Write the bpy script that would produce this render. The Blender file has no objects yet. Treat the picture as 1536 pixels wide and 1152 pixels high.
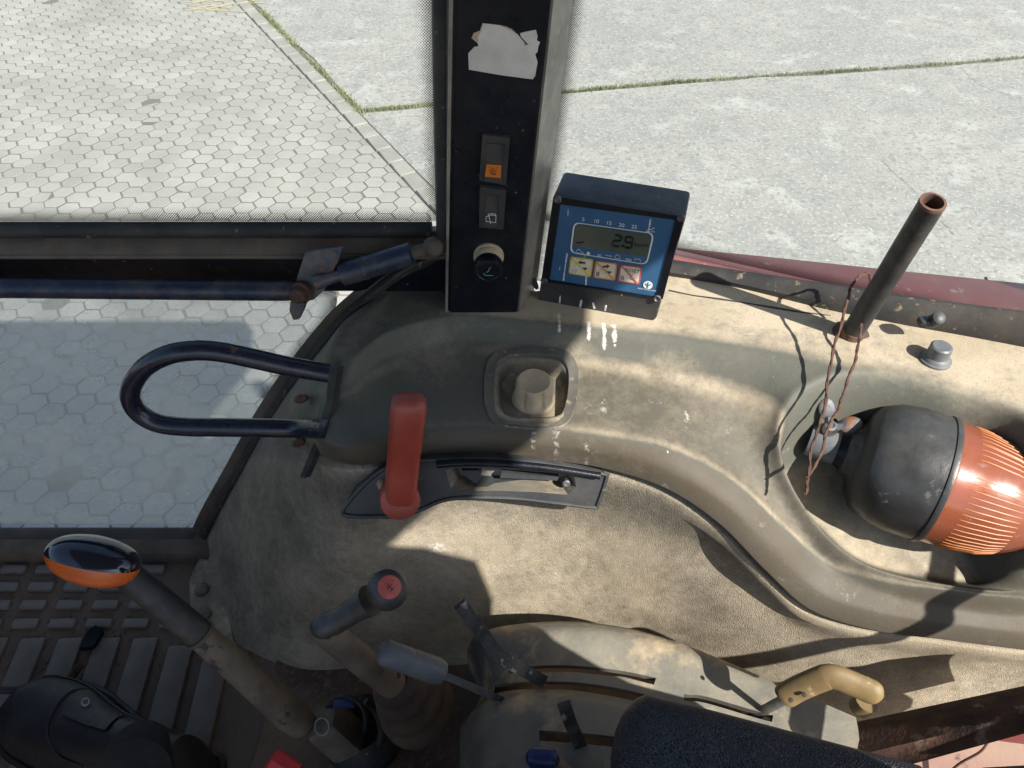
import bpy, bmesh, math, random
import numpy as np
from mathutils import Vector, Matrix, geometry
random.seed(7); np.random.seed(7)
sc = bpy.context.scene
C = sc.collection
rad = math.radians

# ------------------------------------------------------------------ camera, sky, sun, exposure
H = 2.5                      # eye height above the yard; builders below work relative to the eye
PITCH, FPX = rad(44), 1153.0
cd = bpy.data.cameras.new('camera'); cam = bpy.data.objects.new('camera', cd); C.objects.link(cam)
cam.location = (0, 0, H); cam.rotation_euler = (rad(90) - PITCH, 0, 0)
cd.sensor_width = 36; cd.lens = 36 * FPX / 1536; cd.clip_start = .02; cd.clip_end = 2000
sc.camera = cam
SUN = Vector((.52, -.51, .685)).normalized()        # towards the sun
w = bpy.data.worlds.new('World'); sc.world = w; w.use_nodes = True
nt = w.node_tree; bg = nt.nodes['Background']
sky = nt.nodes.new('ShaderNodeTexSky'); sky.sky_type = 'NISHITA'; sky.sun_disc = False
sky.sun_elevation = math.asin(SUN.z); sky.sun_rotation = math.atan2(SUN.x, SUN.y)
nt.links.new(sky.outputs[0], bg.inputs[0]); bg.inputs[1].default_value = .105
sl = bpy.data.lights.new('sun', 'SUN'); sl.energy = 4.9; sl.angle = rad(.53); sl.color = (1, .955, .88)
so = bpy.data.objects.new('sun', sl); C.objects.link(so)
so.rotation_euler = (-SUN).to_track_quat('-Z', 'Y').to_euler(); so.location = (3, -3, 8)
sc.view_settings.view_transform = 'Standard'; sc.view_settings.look = 'None'
sc.view_settings.gamma = 1; sc.view_settings.exposure = .95; sc.view_settings.use_curve_mapping = False
sc.cycles.max_bounces = 10; sc.cycles.transparent_max_bounces = 16; sc.cycles.diffuse_bounces = 5

# ------------------------------------------------------------------ measuring rays (metres relative to the eye)
FW = np.array([0, math.cos(PITCH), -math.sin(PITCH)]); RT = np.array([1., 0, 0]); UP = np.array([0, math.sin(PITCH), math.cos(PITCH)])
def ray(u, v): return FW + RT * (u - 768) / FPX + UP * (576 - v) / FPX
def az(u, v, z): d = ray(u, v); return d * (z / d[2])
def ay(u, v, y): d = ray(u, v); return d * (y / d[1])
def at(u, v, t): return ray(u, v) * t
class Plane:
    def __init__(s, p, n): s.p = np.array(p, float); s.n = np.array(n, float); s.n /= np.linalg.norm(s.n)
    def hit(s, u, v, off=0): d = ray(u, v); return d * ((s.p + s.n * off) @ s.n) / (d @ s.n)
def proj(P): P = np.asarray(P, float); d = P @ FW; return 768 + FPX * (P @ RT) / d, 576 - FPX * (P @ UP) / d
def nrm(v): v = np.asarray(v, float); return v / np.linalg.norm(v)

# ------------------------------------------------------------------ materials
def mat(name, c1, rough=.6, metal=0, c2=None, s2=12, lo=.45, hi=.6, c3=None, s3=60, lo3=.55, hi3=.62, bump=0, bs=150, up=None, upamt=0,
        spec=.5, grain=0, gs=350, trans=0, coat=0, det=6, rv=0):
    m = bpy.data.materials.new(name); m.use_nodes = True; t = m.node_tree; N, L = t.nodes, t.links
    b = N['Principled BSDF']
    b.inputs['Roughness'].default_value = rough; b.inputs['Metallic'].default_value = metal
    b.inputs['Specular IOR Level'].default_value = spec; b.inputs['Transmission Weight'].default_value = trans; b.inputs['Coat Weight'].default_value = coat
    g = N.new('ShaderNodeTexCoord'); co = g.outputs['Object']
    def rgb(c): n = N.new('ShaderNodeRGB'); n.outputs[0].default_value = (*c, 1); return n.outputs[0]
    def noise(s, d=det, r=.6):
        n = N.new('ShaderNodeTexNoise'); n.inputs['Scale'].default_value = s; n.inputs['Detail'].default_value = d; n.inputs['Roughness'].default_value = r
        L.new(co, n.inputs['Vector']); return n.outputs['Fac']
    def ramp(x, a, b_):
        n = N.new('ShaderNodeMapRange'); n.inputs['From Min'].default_value = a; n.inputs['From Max'].default_value = b_; L.new(x, n.inputs['Value']); return n.outputs[0]
    def mix(f, a, b_):
        n = N.new('ShaderNodeMix'); n.data_type = 'RGBA'
        if isinstance(f, float): n.inputs[0].default_value = f
        else: L.new(f, n.inputs[0])
        L.new(a, n.inputs[6]); L.new(b_, n.inputs[7]); return n.outputs[2]
    def mul(a, k):
        n = N.new('ShaderNodeMath'); n.operation = 'MULTIPLY'; L.new(a, n.inputs[0])
        if isinstance(k, (int, float)): n.inputs[1].default_value = k
        else: L.new(k, n.inputs[1])
        return n.outputs[0]
    col = rgb(c1); rf = None
    if c2: f2 = ramp(noise(s2), lo, hi); col = mix(f2, col, rgb(c2))
    if c3: f3 = ramp(noise(s3), lo3, hi3); col = mix(f3, col, rgb(c3))
    if up:
        gn = N.new('ShaderNodeNewGeometry'); sp = N.new('ShaderNodeSeparateXYZ'); L.new(gn.outputs['Normal'], sp.inputs[0])
        f = mul(mul(ramp(sp.outputs[2], .1, .95), ramp(noise(s2 * 2.3 + 3), .3, .65)), upamt); col = mix(f, col, rgb(up))
    if rv:
        oi = N.new('ShaderNodeObjectInfo'); gi = N.new('ShaderNodeNewGeometry')
        ad = N.new('ShaderNodeMath'); ad.operation = 'ADD'; L.new(oi.outputs['Random'], ad.inputs[0]); L.new(gi.outputs['Random Per Island'], ad.inputs[1])
        mr = ramp(ad.outputs[0], 0, 2); mr.node.inputs['To Min'].default_value = 1 - rv; mr.node.inputs['To Max'].default_value = 1 + rv
        h = N.new('ShaderNodeHueSaturation'); L.new(mr, h.inputs['Value']); L.new(col, h.inputs['Color']); col = h.outputs[0]
    L.new(col, b.inputs['Base Color'])
    # roughness never perfectly even
    rr = ramp(noise(s2 * 3 + 5), .25, .75); rr.node.inputs['To Min'].default_value = max(.02, rough - .12); rr.node.inputs['To Max'].default_value = min(1, rough + .12)
    L.new(rr, b.inputs['Roughness'])
    hgt = None
    if bump:
        bn = N.new('ShaderNodeBump'); bn.inputs['Strength'].default_value = bump; bn.inputs['Distance'].default_value = .002
        L.new(noise(bs, 5), bn.inputs['Height']); L.new(bn.outputs[0], b.inputs['Normal']); hgt = bn
    if grain:
        vo = N.new('ShaderNodeTexVoronoi'); vo.feature = 'DISTANCE_TO_EDGE'; vo.inputs['Scale'].default_value = gs; L.new(co, vo.inputs['Vector'])
        b2 = N.new('ShaderNodeBump'); b2.inputs['Strength'].default_value = grain; b2.inputs['Distance'].default_value = .001
        L.new(ramp(vo.outputs['Distance'], 0, .25), b2.inputs['Height']); L.new(b2.outputs[0], b.inputs['Normal'])
        if hgt: L.new(hgt.outputs[0], b2.inputs['Normal'])
    m['_n'] = 1
    return m

DUST = (.42, .32, .2)
m_black = mat('black_paint', (.005, .0065, .011), .36, spec=.28, c2=(.011, .012, .016), s2=20, c3=(.16, .15, .14), s3=180, lo3=.68, hi3=.74, bump=.15, bs=300)
m_blackp = mat('black_plastic', (.02, .022, .025), .45, c2=(.05, .047, .043), s2=14, lo=.4, hi=.7, c3=(.2, .17, .13), s3=120, lo3=.66, hi3=.74, bump=.1, bs=400, up=(.13, .14, .15), upamt=.4)
m_rubber = mat('rubber', (.018, .018, .018), .7, c2=(.05, .043, .035), s2=16, lo=.45, hi=.7, c3=(.22, .17, .11), s3=90, lo3=.62, hi3=.72, bump=.2, bs=200)
m_navy = mat('navy_enamel', (.008, .011, .024), .3, c2=(.016, .02, .034), s2=25, c3=(.11, .05, .03), s3=45, lo3=.66, hi3=.7, bump=.2, bs=120, coat=.2)
m_bluegrey = mat('worn_blue_steel', (.02, .028, .055), .38, .3, c2=(.07, .07, .075), s2=30, lo=.45, hi=.65, c3=(.09, .045, .03), s3=70, lo3=.6, hi3=.68, bump=.3, bs=160)
m_steel = mat('dirty_zinc_steel', (.15, .14, .13), .5, .4, c2=(.05, .06, .09), s2=35, lo=.4, hi=.62, c3=(.2, .09, .04), s3=40, lo3=.58, hi3=.66, bump=.3, bs=180)
m_trim = mat('pillar_trim', (.25, .235, .2), .4, .2, c2=(.13, .12, .105), s2=18, lo=.45, hi=.7, c3=(.35, .3, .22), s3=60, lo3=.6, hi3=.7, bump=.15)
m_rust = mat('rusty_wire', (.115, .055, .034), .85, .1, c2=(.065, .035, .025), s2=90, lo=.4, hi=.6, bump=.5, bs=500)
m_pole = mat('blackened_tube', (.028, .03, .032), .5, .3, c2=(.07, .065, .06), s2=25, lo=.45, hi=.65, c3=(.16, .075, .04), s3=35, lo3=.62, hi3=.7, bump=.3, bs=250)
m_rustbeam = mat('rusted_beam_paint', (.035, .018, .015), .8, c2=(.085, .04, .025), s2=22, lo=.4, hi=.6, c3=(.2, .15, .11), s3=50, lo3=.6, hi3=.72, bump=.8, bs=90)
m_red = mat('faded_red_plastic', (.34, .05, .03), .45, c2=(.24, .04, .028), s2=20, lo=.4, hi=.7, bump=.08, bs=300, up=(.45, .3, .22), upamt=.2)
m_redpaint = mat('faded_red_paint', (.21, .05, .045), .45, c2=(.26, .1, .085), s2=9, lo=.4, hi=.7, c3=(.4, .32, .26), s3=70, lo3=.63, hi3=.75, coat=.15)
m_orange = mat('orange_plastic', (.62, .13, .02), .3, c2=(.5, .09, .02), s2=25, lo=.4, hi=.7, coat=.3)
m_amber = mat('amber_plate', (.55, .14, .01), .3)
m_tanknob = mat('dusty_tan_plastic', (.37, .29, .19), .75, c2=(.46, .37, .25), s2=30, lo=.4, hi=.6, bump=.15)
m_yellow = mat('dirty_yellow_grip', (.2, .138, .058), .55, c2=(.13, .088, .042), s2=22, lo=.4, hi=.65, c3=(.5, .42, .28), s3=30, lo3=.6, hi3=.7, bump=.15, bs=200)
m_greygrip = mat('grey_grip', (.1, .11, .12), .5, c2=(.14, .14, .14), s2=40, bump=.1)
m_tantube = mat('tan_painted_tube', (.16, .125, .09), .65, c2=(.09, .07, .053), s2=18, lo=.42, hi=.6, c3=(.03, .028, .028), s3=28, lo3=.6, hi3=.64, bump=.3, bs=140)
m_boot = mat('dusty_rubber_gaiter', (.05, .037, .029), .85, c2=(.085, .06, .042), s2=20, lo=.4, hi=.6, bump=.4, bs=120)
m_cast = mat('olive_casting', (.15, .135, .1), .6, .2, c2=(.1, .08, .06), s2=30, lo=.4, hi=.6, bump=.4, bs=200)
m_mat = mat('dirty_floor_rubber', (.12, .09, .068), .75, c2=(.1, .075, .055), s2=9, lo=.4, hi=.65, c3=(.15, .1, .065), s3=55, lo3=.55, hi3=.68, bump=.4, bs=120)
m_matb = mat('worn_tread_rubber', (.16, .145, .13), .6, c2=(.11, .09, .07), s2=14, lo=.45, hi=.7, c3=(.16, .11, .07), s3=60, lo3=.62, hi3=.72, bump=.25, bs=200)
m_carpet = mat('brown_dusty_floor', (.17, .115, .078), .95, c2=(.085, .055, .04), s2=8, lo=.4, hi=.6, c3=(.16, .115, .08), s3=120, lo3=.5, hi3=.66, bump=.5, bs=180)
m_quad = mat('dusty_lever_plate', (.15, .145, .125), .65, c2=(.1, .1, .09), s2=10, lo=.42, hi=.6, c3=(.42, .33, .21), s3=18, lo3=.52, hi3=.66, bump=.35, bs=160, up=(.34, .29, .2), upamt=.4)
m_arm = mat('navy_black_vinyl', (.01, .0115, .017), .4, grain=.7, gs=400, c2=(.015, .017, .023), s2=12)
m_leather = mat('black_shoe_leather', (.012, .012, .013), .5, c2=(.02, .018, .017), s2=12, bump=.25, bs=220)
m_cloth = mat('dark_cloth', (.008, .008, .009), .9, bump=.4, bs=400)
m_lever = mat('chipped_black_steel', (.03, .032, .033), .4, .3, c2=(.07, .07, .07), s2=30, c3=(.35, .33, .3), s3=45, lo3=.6, hi3=.66, bump=.3, bs=160)
m_chrome = mat('worn_steel', (.4, .4, .4), .38, .9, c2=(.25, .25, .25), s2=60)
m_beacon = mat('black_beacon_rubber', (.02, .021, .023), .38, c2=(.05, .048, .045), s2=9, lo=.42, hi=.66, c3=(.16, .155, .145), s3=38, lo3=.63, hi3=.72, bump=.2, bs=150, up=(.18, .18, .17), upamt=.3)
m_blueplate = mat('blue_print_face', (.02, .085, .19), .45, c2=(.03, .1, .2), s2=15, c3=(.3, .35, .4), s3=130, lo3=.71, hi3=.75)
m_lcd = mat('lcd_glass', (.075, .085, .065), .12, c2=(.09, .1, .078), s2=14)
m_lcdseg = mat('lcd_segment', (.008, .01, .01), .3)
m_white = mat('white_print', (.62, .64, .64), .6)
m_cream = mat('cream_button', (.62, .56, .44), .5, c2=(.5, .44, .33), s2=60)
m_ybord = mat('yellow_print', (.55, .4, .03), .5); m_obord = mat('orange_print', (.6, .2, .05), .5); m_rbord = mat('red_print', (.5, .08, .07), .5)
m_ink = mat('dark_print', (.03, .03, .03), .5)
m_paper = mat('torn_sticker_paper', (.6, .57, .54), .8, c2=(.44, .41, .38), s2=22, lo=.4, hi=.65, c3=(.16, .14, .12), s3=110, lo3=.64, hi3=.7, bump=.1)
m_sash = mat('drilled_frame', (.03, .026, .023), .7, c2=(.06, .048, .038), s2=12, lo=.4, hi=.65, bump=.3, bs=120)
m_lip = mat('dusty_lip', (.12, .095, .07), .8, c2=(.07, .055, .045), s2=14, lo=.4, hi=.6, c3=(.13, .06, .03), s3=18, lo3=.6, hi3=.68, bump=.3)
m_roof = mat('cab_lining', (.16, .15, .14), .9, bump=.2)
m_seat = mat('seat_cloth', (.03, .032, .04), .9, bump=.3)
m_pinkrust = mat('faded_fender_metal', (.5, .34, .26), .6, c2=(.42, .25, .2), s2=7, lo=.4, hi=.65, c3=(.16, .1, .1), s3=26, lo3=.63, hi3=.68, bump=.15)
m_tip = mat('red_pinkish_cap', (.55, .13, .1), .4, c2=(.45, .1, .08), s2=60)
m_brightred = mat('bright_red_cap', (.5, .025, .03), .35)
m_bluecap = mat('blue_cap', (.02, .03, .11), .35)

def glass_mat(name, film, tint=(.93, .95, .94), fs=6):
    m = bpy.data.materials.new(name); m.use_nodes = True; t = m.node_tree; N, L = t.nodes, t.links
    N.remove(N['Principled BSDF']); out = N['Material Output']
    tr = N.new('ShaderNodeBsdfTransparent'); tr.inputs[0].default_value = (*tint, 1)
    gl = N.new('ShaderNodeBsdfGlossy'); gl.inputs['Roughness'].default_value = .03
    lw = N.new('ShaderNodeLayerWeight'); lw.inputs[0].default_value = .5
    pw = N.new('ShaderNodeMath'); pw.operation = 'POWER'; L.new(lw.outputs['Facing'], pw.inputs[0]); pw.inputs[1].default_value = 4
    fr = N.new('ShaderNodeMath'); fr.operation = 'MULTIPLY_ADD'; L.new(pw.outputs[0], fr.inputs[0]); fr.inputs[1].default_value = .5; fr.inputs[2].default_value = .02
    a = N.new('ShaderNodeMixShader'); L.new(fr.outputs[0], a.inputs[0]); L.new(tr.outputs[0], a.inputs[1]); L.new(gl.outputs[0], a.inputs[2])
    df = N.new('ShaderNodeBsdfDiffuse'); df.inputs[0].default_value = (.6, .59, .55, 1)
    tl = N.new('ShaderNodeBsdfTranslucent'); tl.inputs[0].default_value = (.6, .59, .55, 1)
    d2 = N.new('ShaderNodeMixShader'); d2.inputs[0].default_value = .6; L.new(df.outputs[0], d2.inputs[1]); L.new(tl.outputs[0], d2.inputs[2])
    co = N.new('ShaderNodeTexCoord')
    n1 = N.new('ShaderNodeTexNoise'); n1.inputs['Scale'].default_value = fs; n1.inputs['Detail'].default_value = 7; n1.inputs['Roughness'].default_value = .65; L.new(co.outputs['Object'], n1.inputs['Vector'])
    mr = N.new('ShaderNodeMapRange'); mr.inputs['From Min'].default_value = .3; mr.inputs['From Max'].default_value = .75
    mr.inputs['To Min'].default_value = film * .45; mr.inputs['To Max'].default_value = film * 1.7; L.new(n1.outputs[0], mr.inputs[0])
    n2 = N.new('ShaderNodeTexNoise'); n2.inputs['Scale'].default_value = 420; n2.inputs['Detail'].default_value = 2; L.new(co.outputs['Object'], n2.inputs['Vector'])
    m2 = N.new('ShaderNodeMapRange'); m2.inputs['From Min'].default_value = .74; m2.inputs['From Max'].default_value = .8; m2.inputs['To Max'].default_value = .4; L.new(n2.outputs[0], m2.inputs[0])
    ad = N.new('ShaderNodeMath'); ad.operation = 'ADD'; ad.use_clamp = True; L.new(mr.outputs[0], ad.inputs[0]); L.new(m2.outputs[0], ad.inputs[1])
    b = N.new('ShaderNodeMixShader'); L.new(ad.outputs[0], b.inputs[0]); L.new(a.outputs[0], b.inputs[1]); L.new(d2.outputs[0], b.inputs[2])
    L.new(b.outputs[0], out.inputs[0]); return m
m_glass = glass_mat('dusty_window_glass', .075)
m_glass2 = glass_mat('milky_window_glass', .38, (.9, .94, .94), 5)

def frit_mat():
    m = bpy.data.materials.new('ceramic_dot_print'); m.use_nodes = True; t = m.node_tree; N, L = t.nodes, t.links
    b = N['Principled BSDF']; b.inputs['Base Color'].default_value = (.012, .012, .014, 1); b.inputs['Roughness'].default_value = .4
    uv = N.new('ShaderNodeUVMap'); sp = N.new('ShaderNodeSeparateXYZ'); L.new(uv.outputs[0], sp.inputs[0])
    def M_(op, a, b_=None, c=None):
        n = N.new('ShaderNodeMath'); n.operation = op
        for i, x in enumerate((a, b_, c)):
            if x is None: continue
            if isinstance(x, (int, float)): n.inputs[i].default_value = x
            else: L.new(x, n.inputs[i])
        return n.outputs[0]
    cell = .0027
    x = M_('DIVIDE', sp.outputs[0], cell); y = M_('DIVIDE', sp.outputs[1], cell * .5)
    row = M_('FLOOR', y); off = M_('MULTIPLY', M_('MODULO', row, 2.0), .5)
    fx = M_('SUBTRACT', M_('FRACT', M_('ADD', x, off)), .5); fy = M_('MULTIPLY', M_('SUBTRACT', M_('FRACT', y), .5), .5)
    d = M_('SQRT', M_('ADD', M_('MULTIPLY', fx, fx), M_('MULTIPLY', fy, fy)))
    r = M_('MULTIPLY', M_('SUBTRACT', 1.0, M_('DIVIDE', sp.outputs[1], .021)), .46)
    f = M_('MULTIPLY', M_('LESS_THAN', d, r), .93)
    tr = N.new('ShaderNodeBsdfTransparent'); mx = N.new('ShaderNodeMixShader'); L.new(f, mx.inputs[0]); L.new(tr.outputs[0], mx.inputs[1]); L.new(b.outputs[0], mx.inputs[2])
    L.new(mx.outputs[0], N['Material Output'].inputs[0]); return m
m_frit = frit_mat()

def lens_mat():
    m = mat('amber_lens_plastic', (.46, .135, .065), .2, c2=(.36, .1, .05), s2=14, lo=.4, hi=.7, c3=(.5, .36, .3), s3=60, lo3=.64, hi3=.75, trans=.5, coat=.25, bump=.05, bs=60)
    return m
m_lens = lens_mat()
m_lensrib = mat('amber_lens_ridge', (.52, .18, .04), .4, trans=.2)

# ------------------------------------------------------------------ mesh helpers
def smooth(pts, n=60, closed=False):
    P = np.array(pts, float); k = len(P); out = []
    seg = k if closed else k - 1
    for j in range(n + (0 if closed else 1)):
        x = j * seg / n; i = min(int(x), seg - 1); f = x - i
        g = (lambda q: P[q % k]) if closed else (lambda q: P[max(0, min(k - 1, q))])
        a, b, c, d = g(i - 1), g(i), g(i + 1), g(i + 2)
        out.append(.5 * ((2 * b) + (c - a) * f + (2 * a - 5 * b + 4 * c - d) * f * f + (3 * b - a - 3 * c + d) * f ** 3))
    return np.array(out)

class MB:
    def __init__(s): s.v = []; s.f = []; s.uv = None
    def add(s, vs, fs):
        o = len(s.v); s.v += [tuple(map(float, x)) for x in vs]; s.f += [tuple(i + o for i in f) for f in fs]; return s
    def box(s, c, size, ax=None, bev=0, seg=2):
        bm = bmesh.new(); bmesh.ops.create_cube(bm, size=1)
        for v in bm.verts: v.co = Vector((v.co.x * size[0], v.co.y * size[1], v.co.z * size[2]))
        if bev: bmesh.ops.bevel(bm, geom=bm.edges[:], offset=bev, segments=seg, profile=.5, affect='EDGES')
        bm.verts.index_update()
        A = np.eye(3) if ax is None else np.array(ax, float)       # rows = local axes
        s.add([np.array(c) + np.array(v.co) @ A for v in bm.verts], [[v.index for v in f.verts] for f in bm.faces]); bm.free(); return s
    def tube(s, path, r, n=12, caps=True, flat=1.0, upv=(0, 0, 1)):
        P = np.array(path, float); k = len(P); R = np.full(k, r, float) if np.isscalar(r) else np.array(r, float)
        T = np.gradient(P, axis=0); T /= np.linalg.norm(T, axis=1)[:, None]
        u = np.array(upv, float); u = u - T[0] * (u @ T[0])
        if np.linalg.norm(u) < 1e-3: u = np.cross(T[0], [1, .2, 0])
        vs = []
        for i in range(k):
            u = u - T[i] * (u @ T[i]); u /= np.linalg.norm(u); q = np.cross(T[i], u)
            for j in range(n):
                a = 2 * math.pi * j / n; vs.append(P[i] + R[i] * (u * math.cos(a) * flat + q * math.sin(a)))
        fs = [(i * n + j, i * n + (j + 1) % n, (i + 1) * n + (j + 1) % n, (i + 1) * n + j) for i in range(k - 1) for j in range(n)]
        if caps: fs += [tuple(range(n - 1, -1, -1)), tuple((k - 1) * n + j for j in range(n))]
        return s.add(vs, fs)
    def lathe(s, prof, o, d, n=40, a0=0, a1=2 * math.pi, upv=(0, 0, 1)):
        o = np.array(o, float); d = nrm(d); u = np.array(upv, float); u = u - d * (u @ d)
        if np.linalg.norm(u) < 1e-3: u = np.cross(d, [1, .3, 0])
        u = nrm(u); q = np.cross(d, u); vs = []
        for (x, r) in prof:
            for j in range(n):
                a = a0 + (a1 - a0) * j / n; vs.append(o + d * x + (u * math.cos(a) + q * math.sin(a)) * max(r, 1e-5))
        k = len(prof)
        return s.add(vs, [(i * n + j, i * n + (j + 1) % n, (i + 1) * n + (j + 1) % n, (i + 1) * n + j) for i in range(k - 1) for j in range(n)])
    def prism(s, top, vec, holes=()):
        loops = [list(map(np.array, top))] + [list(map(np.array, h)) for h in holes]
        flat = [p for l in loops for p in l]; n = len(flat); vec = np.array(vec, float)
        tris = geometry.tessellate_polygon([[Vector(p) for p in l] for l in loops])
        vs = flat + [p + vec for p in flat]; fs = []
        for t in tris: fs.append(tuple(t)); fs.append(tuple(i + n for i in reversed(t)))
        o = 0
        for l in loops:
            k = len(l)
            for i in range(k): a, b = o + i, o + (i + 1) % k; fs.append((a, b, b + n, a + n))
            o += k
        return s.add(vs, fs)
    def grid(s, G):
        G = np.asarray(G, float); a, b = G.shape[:2]
        return s.add(G.reshape(-1, 3), [(i * b + j, i * b + j + 1, (i + 1) * b + j + 1, (i + 1) * b + j) for i in range(a - 1) for j in range(b - 1)])
    def ell(s, c, ax, r, n=24, m=14, keep=None):
        A = np.array(ax, float); vs = []; fs = []
        for i in range(m + 1):
            th = math.pi * i / m
            for j in range(n):
                ph = 2 * math.pi * j / n
                l = np.array([r[0] * math.cos(th), r[1] * math.sin(th) * math.cos(ph), r[2] * math.sin(th) * math.sin(ph)]); vs.append(np.array(c) + l @ A)
        for i in range(m):
            for j in range(n): fs.append((i * n + j, i * n + (j + 1) % n, (i + 1) * n + (j + 1) % n, (i + 1) * n + j))
        return s.add(vs, fs)
    def text(s, body, size, o, ex, ey, lift=0, align='CENTER'):
        cu = bpy.data.curves.new('t', 'FONT'); cu.body = body; cu.size = size; cu.align_x = align; cu.align_y = 'CENTER'
        ob = bpy.data.objects.new('t', cu); C.objects.link(ob); dg = bpy.context.evaluated_depsgraph_get(); ev = ob.evaluated_get(dg); me = ev.to_mesh()
        ex, ey = nrm(ex), nrm(ey); nn = np.cross(ex, ey)
        s.add([np.array(o) + ex * v.co.x + ey * v.co.y + nn * lift for v in me.vertices], [tuple(p.vertices) for p in me.polygons])
        ev.to_mesh_clear(); bpy.data.objects.remove(ob); bpy.data.curves.remove(cu); return s

BASE = {}
def fin(me, ang=40):
    me.validate(); 
    bm = bmesh.new(); bm.from_mesh(me); bmesh.ops.remove_doubles(bm, verts=bm.verts, dist=2e-6); bmesh.ops.recalc_face_normals(bm, faces=bm.faces); bm.to_mesh(me); bm.free()
    for p in me.polygons: p.use_smooth = True
    me.set_sharp_from_angle(angle=rad(ang))
def obj(name, mb, m, parent=None, ang=40, flip=False):
    b = np.array(BASE[parent.name]) if parent else np.array([0, 0, -H])
    me = bpy.data.meshes.new(name); V = np.array(mb.v) - b
    me.from_pydata(V.tolist(), [], mb.f)
    if mb.uv: 
        l = me.uv_layers.new(name='UVMap')
        for lp in me.loops: l.data[lp.index].uv = mb.uv[lp.vertex_index]
        for p in me.polygons: p.use_smooth = True
    else: fin(me, ang)
    me.materials.append(m)
    o = bpy.data.objects.new(name, me); C.objects.link(o)
    if parent: o.parent = parent
    BASE[o.name] = tuple(b)
    return o
def tag(o, label, cat, group=None):
    o['label'] = label; o['category'] = cat
    if group: o['group'] = group
    return o
def thing(name, label, cat, base, group=None):
    o = bpy.data.objects.new(name, None); C.objects.link(o); b = np.array(base, float); o.location = (b[0], b[1], b[2] + H); o.empty_display_size = .05
    BASE[o.name] = tuple(b); return tag(o, label, cat, group)
def struct(o): o['kind'] = 'structure'; return o
def ribbon(path, inward, width, m, name, parent):
    """dot-printed border: strip along path, reaching `width` inward; uv in metres"""
    P = np.array(path, float); I = np.array(inward, float); mb = MB(); L = np.concatenate([[0], np.cumsum(np.linalg.norm(np.diff(P, axis=0), axis=1))])
    mb.v = [tuple(p) for p in P] + [tuple(p) for p in P + I * width]; k = len(P)
    mb.f = [(i, i + 1, k + i + 1, k + i) for i in range(k - 1)]; mb.uv = [(l, 0) for l in L] + [(l, width) for l in L]
    return obj(name, mb, m, parent)

# ================================================================== THE YARD OUTSIDE
GZ = -H
m_joint = mat('sandy_joint_soil', (.15, .143, .115), .95, c2=(.16, .155, .115), s2=3, lo=.4, hi=.6, c3=(.2, .19, .15), s3=90, bump=.4, bs=60)
m_paver = mat('weathered_hexagon_paver', (.34, .325, .292), .9, c2=(.272, .26, .232), s2=1.1, lo=.42, hi=.68, c3=(.24, .23, .2), s3=120, lo3=.57, hi3=.68, bump=.5, bs=130, rv=.2)
m_kerb = mat('kerb_stone', (.35, .335, .29), .9, c2=(.29, .275, .24), s2=4, c3=(.27, .26, .225), s3=120, lo3=.57, hi3=.68, bump=.4, bs=130, rv=.1)
def concrete_mat():
    m = mat('coarse_yard_concrete', (.385, .365, .32), .92, c2=(.31, .3, .265), s2=.8, lo=.4, hi=.62, c3=(.3, .29, .262), s3=70, lo3=.52, hi3=.66, bump=.6, bs=60)
    t = m.node_tree; N, L = t.nodes, t.links; b = N['Principled BSDF']; old = b.inputs['Base Color'].links[0].from_socket
    co = N.new('ShaderNodeTexCoord')
    def layer(src, scale, a, bb, col, tex='NOISE'):
        n = N.new('ShaderNodeTexNoise'); n.inputs['Scale'].default_value = scale; n.inputs['Detail'].default_value = 4; L.new(co.outputs['Object'], n.inputs['Vector'])
        r = N.new('ShaderNodeMapRange'); r.inputs['From Min'].default_value = a; r.inputs['From Max'].default_value = bb; L.new(n.outputs[0], r.inputs[0])
        x = N.new('ShaderNodeMix'); x.data_type = 'RGBA'; L.new(r.outputs[0], x.inputs[0]); L.new(src, x.inputs[6]); x.inputs[7].default_value = (*col, 1); return x.outputs[2]
    s = layer(old, 1.1, .5, .72, (.29, .283, .255)); s = layer(s, 7, .5, .68, (.27, .265, .245)); s = layer(s, 3.3, .56, .7, (.44, .43, .385)); s = layer(s, 26, .52, .66, (.235, .23, .21)); s = layer(s, 45, .56, .66, (.45, .44, .405)); s = layer(s, 110, .62, .68, (.16, .155, .14)); s = layer(s, 6, .7, .76, (.2, .2, .17))
    L.new(s, b.inputs['Base Color']); return m
m_conc = concrete_mat()
g = MB().add([(-300, -300, GZ - .0025), (300, -300, GZ - .0025), (300, 300, GZ - .0025), (-300, 300, GZ - .0025)], [(0, 1, 2, 3)])
struct(obj('ground', g, m_joint))

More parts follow.
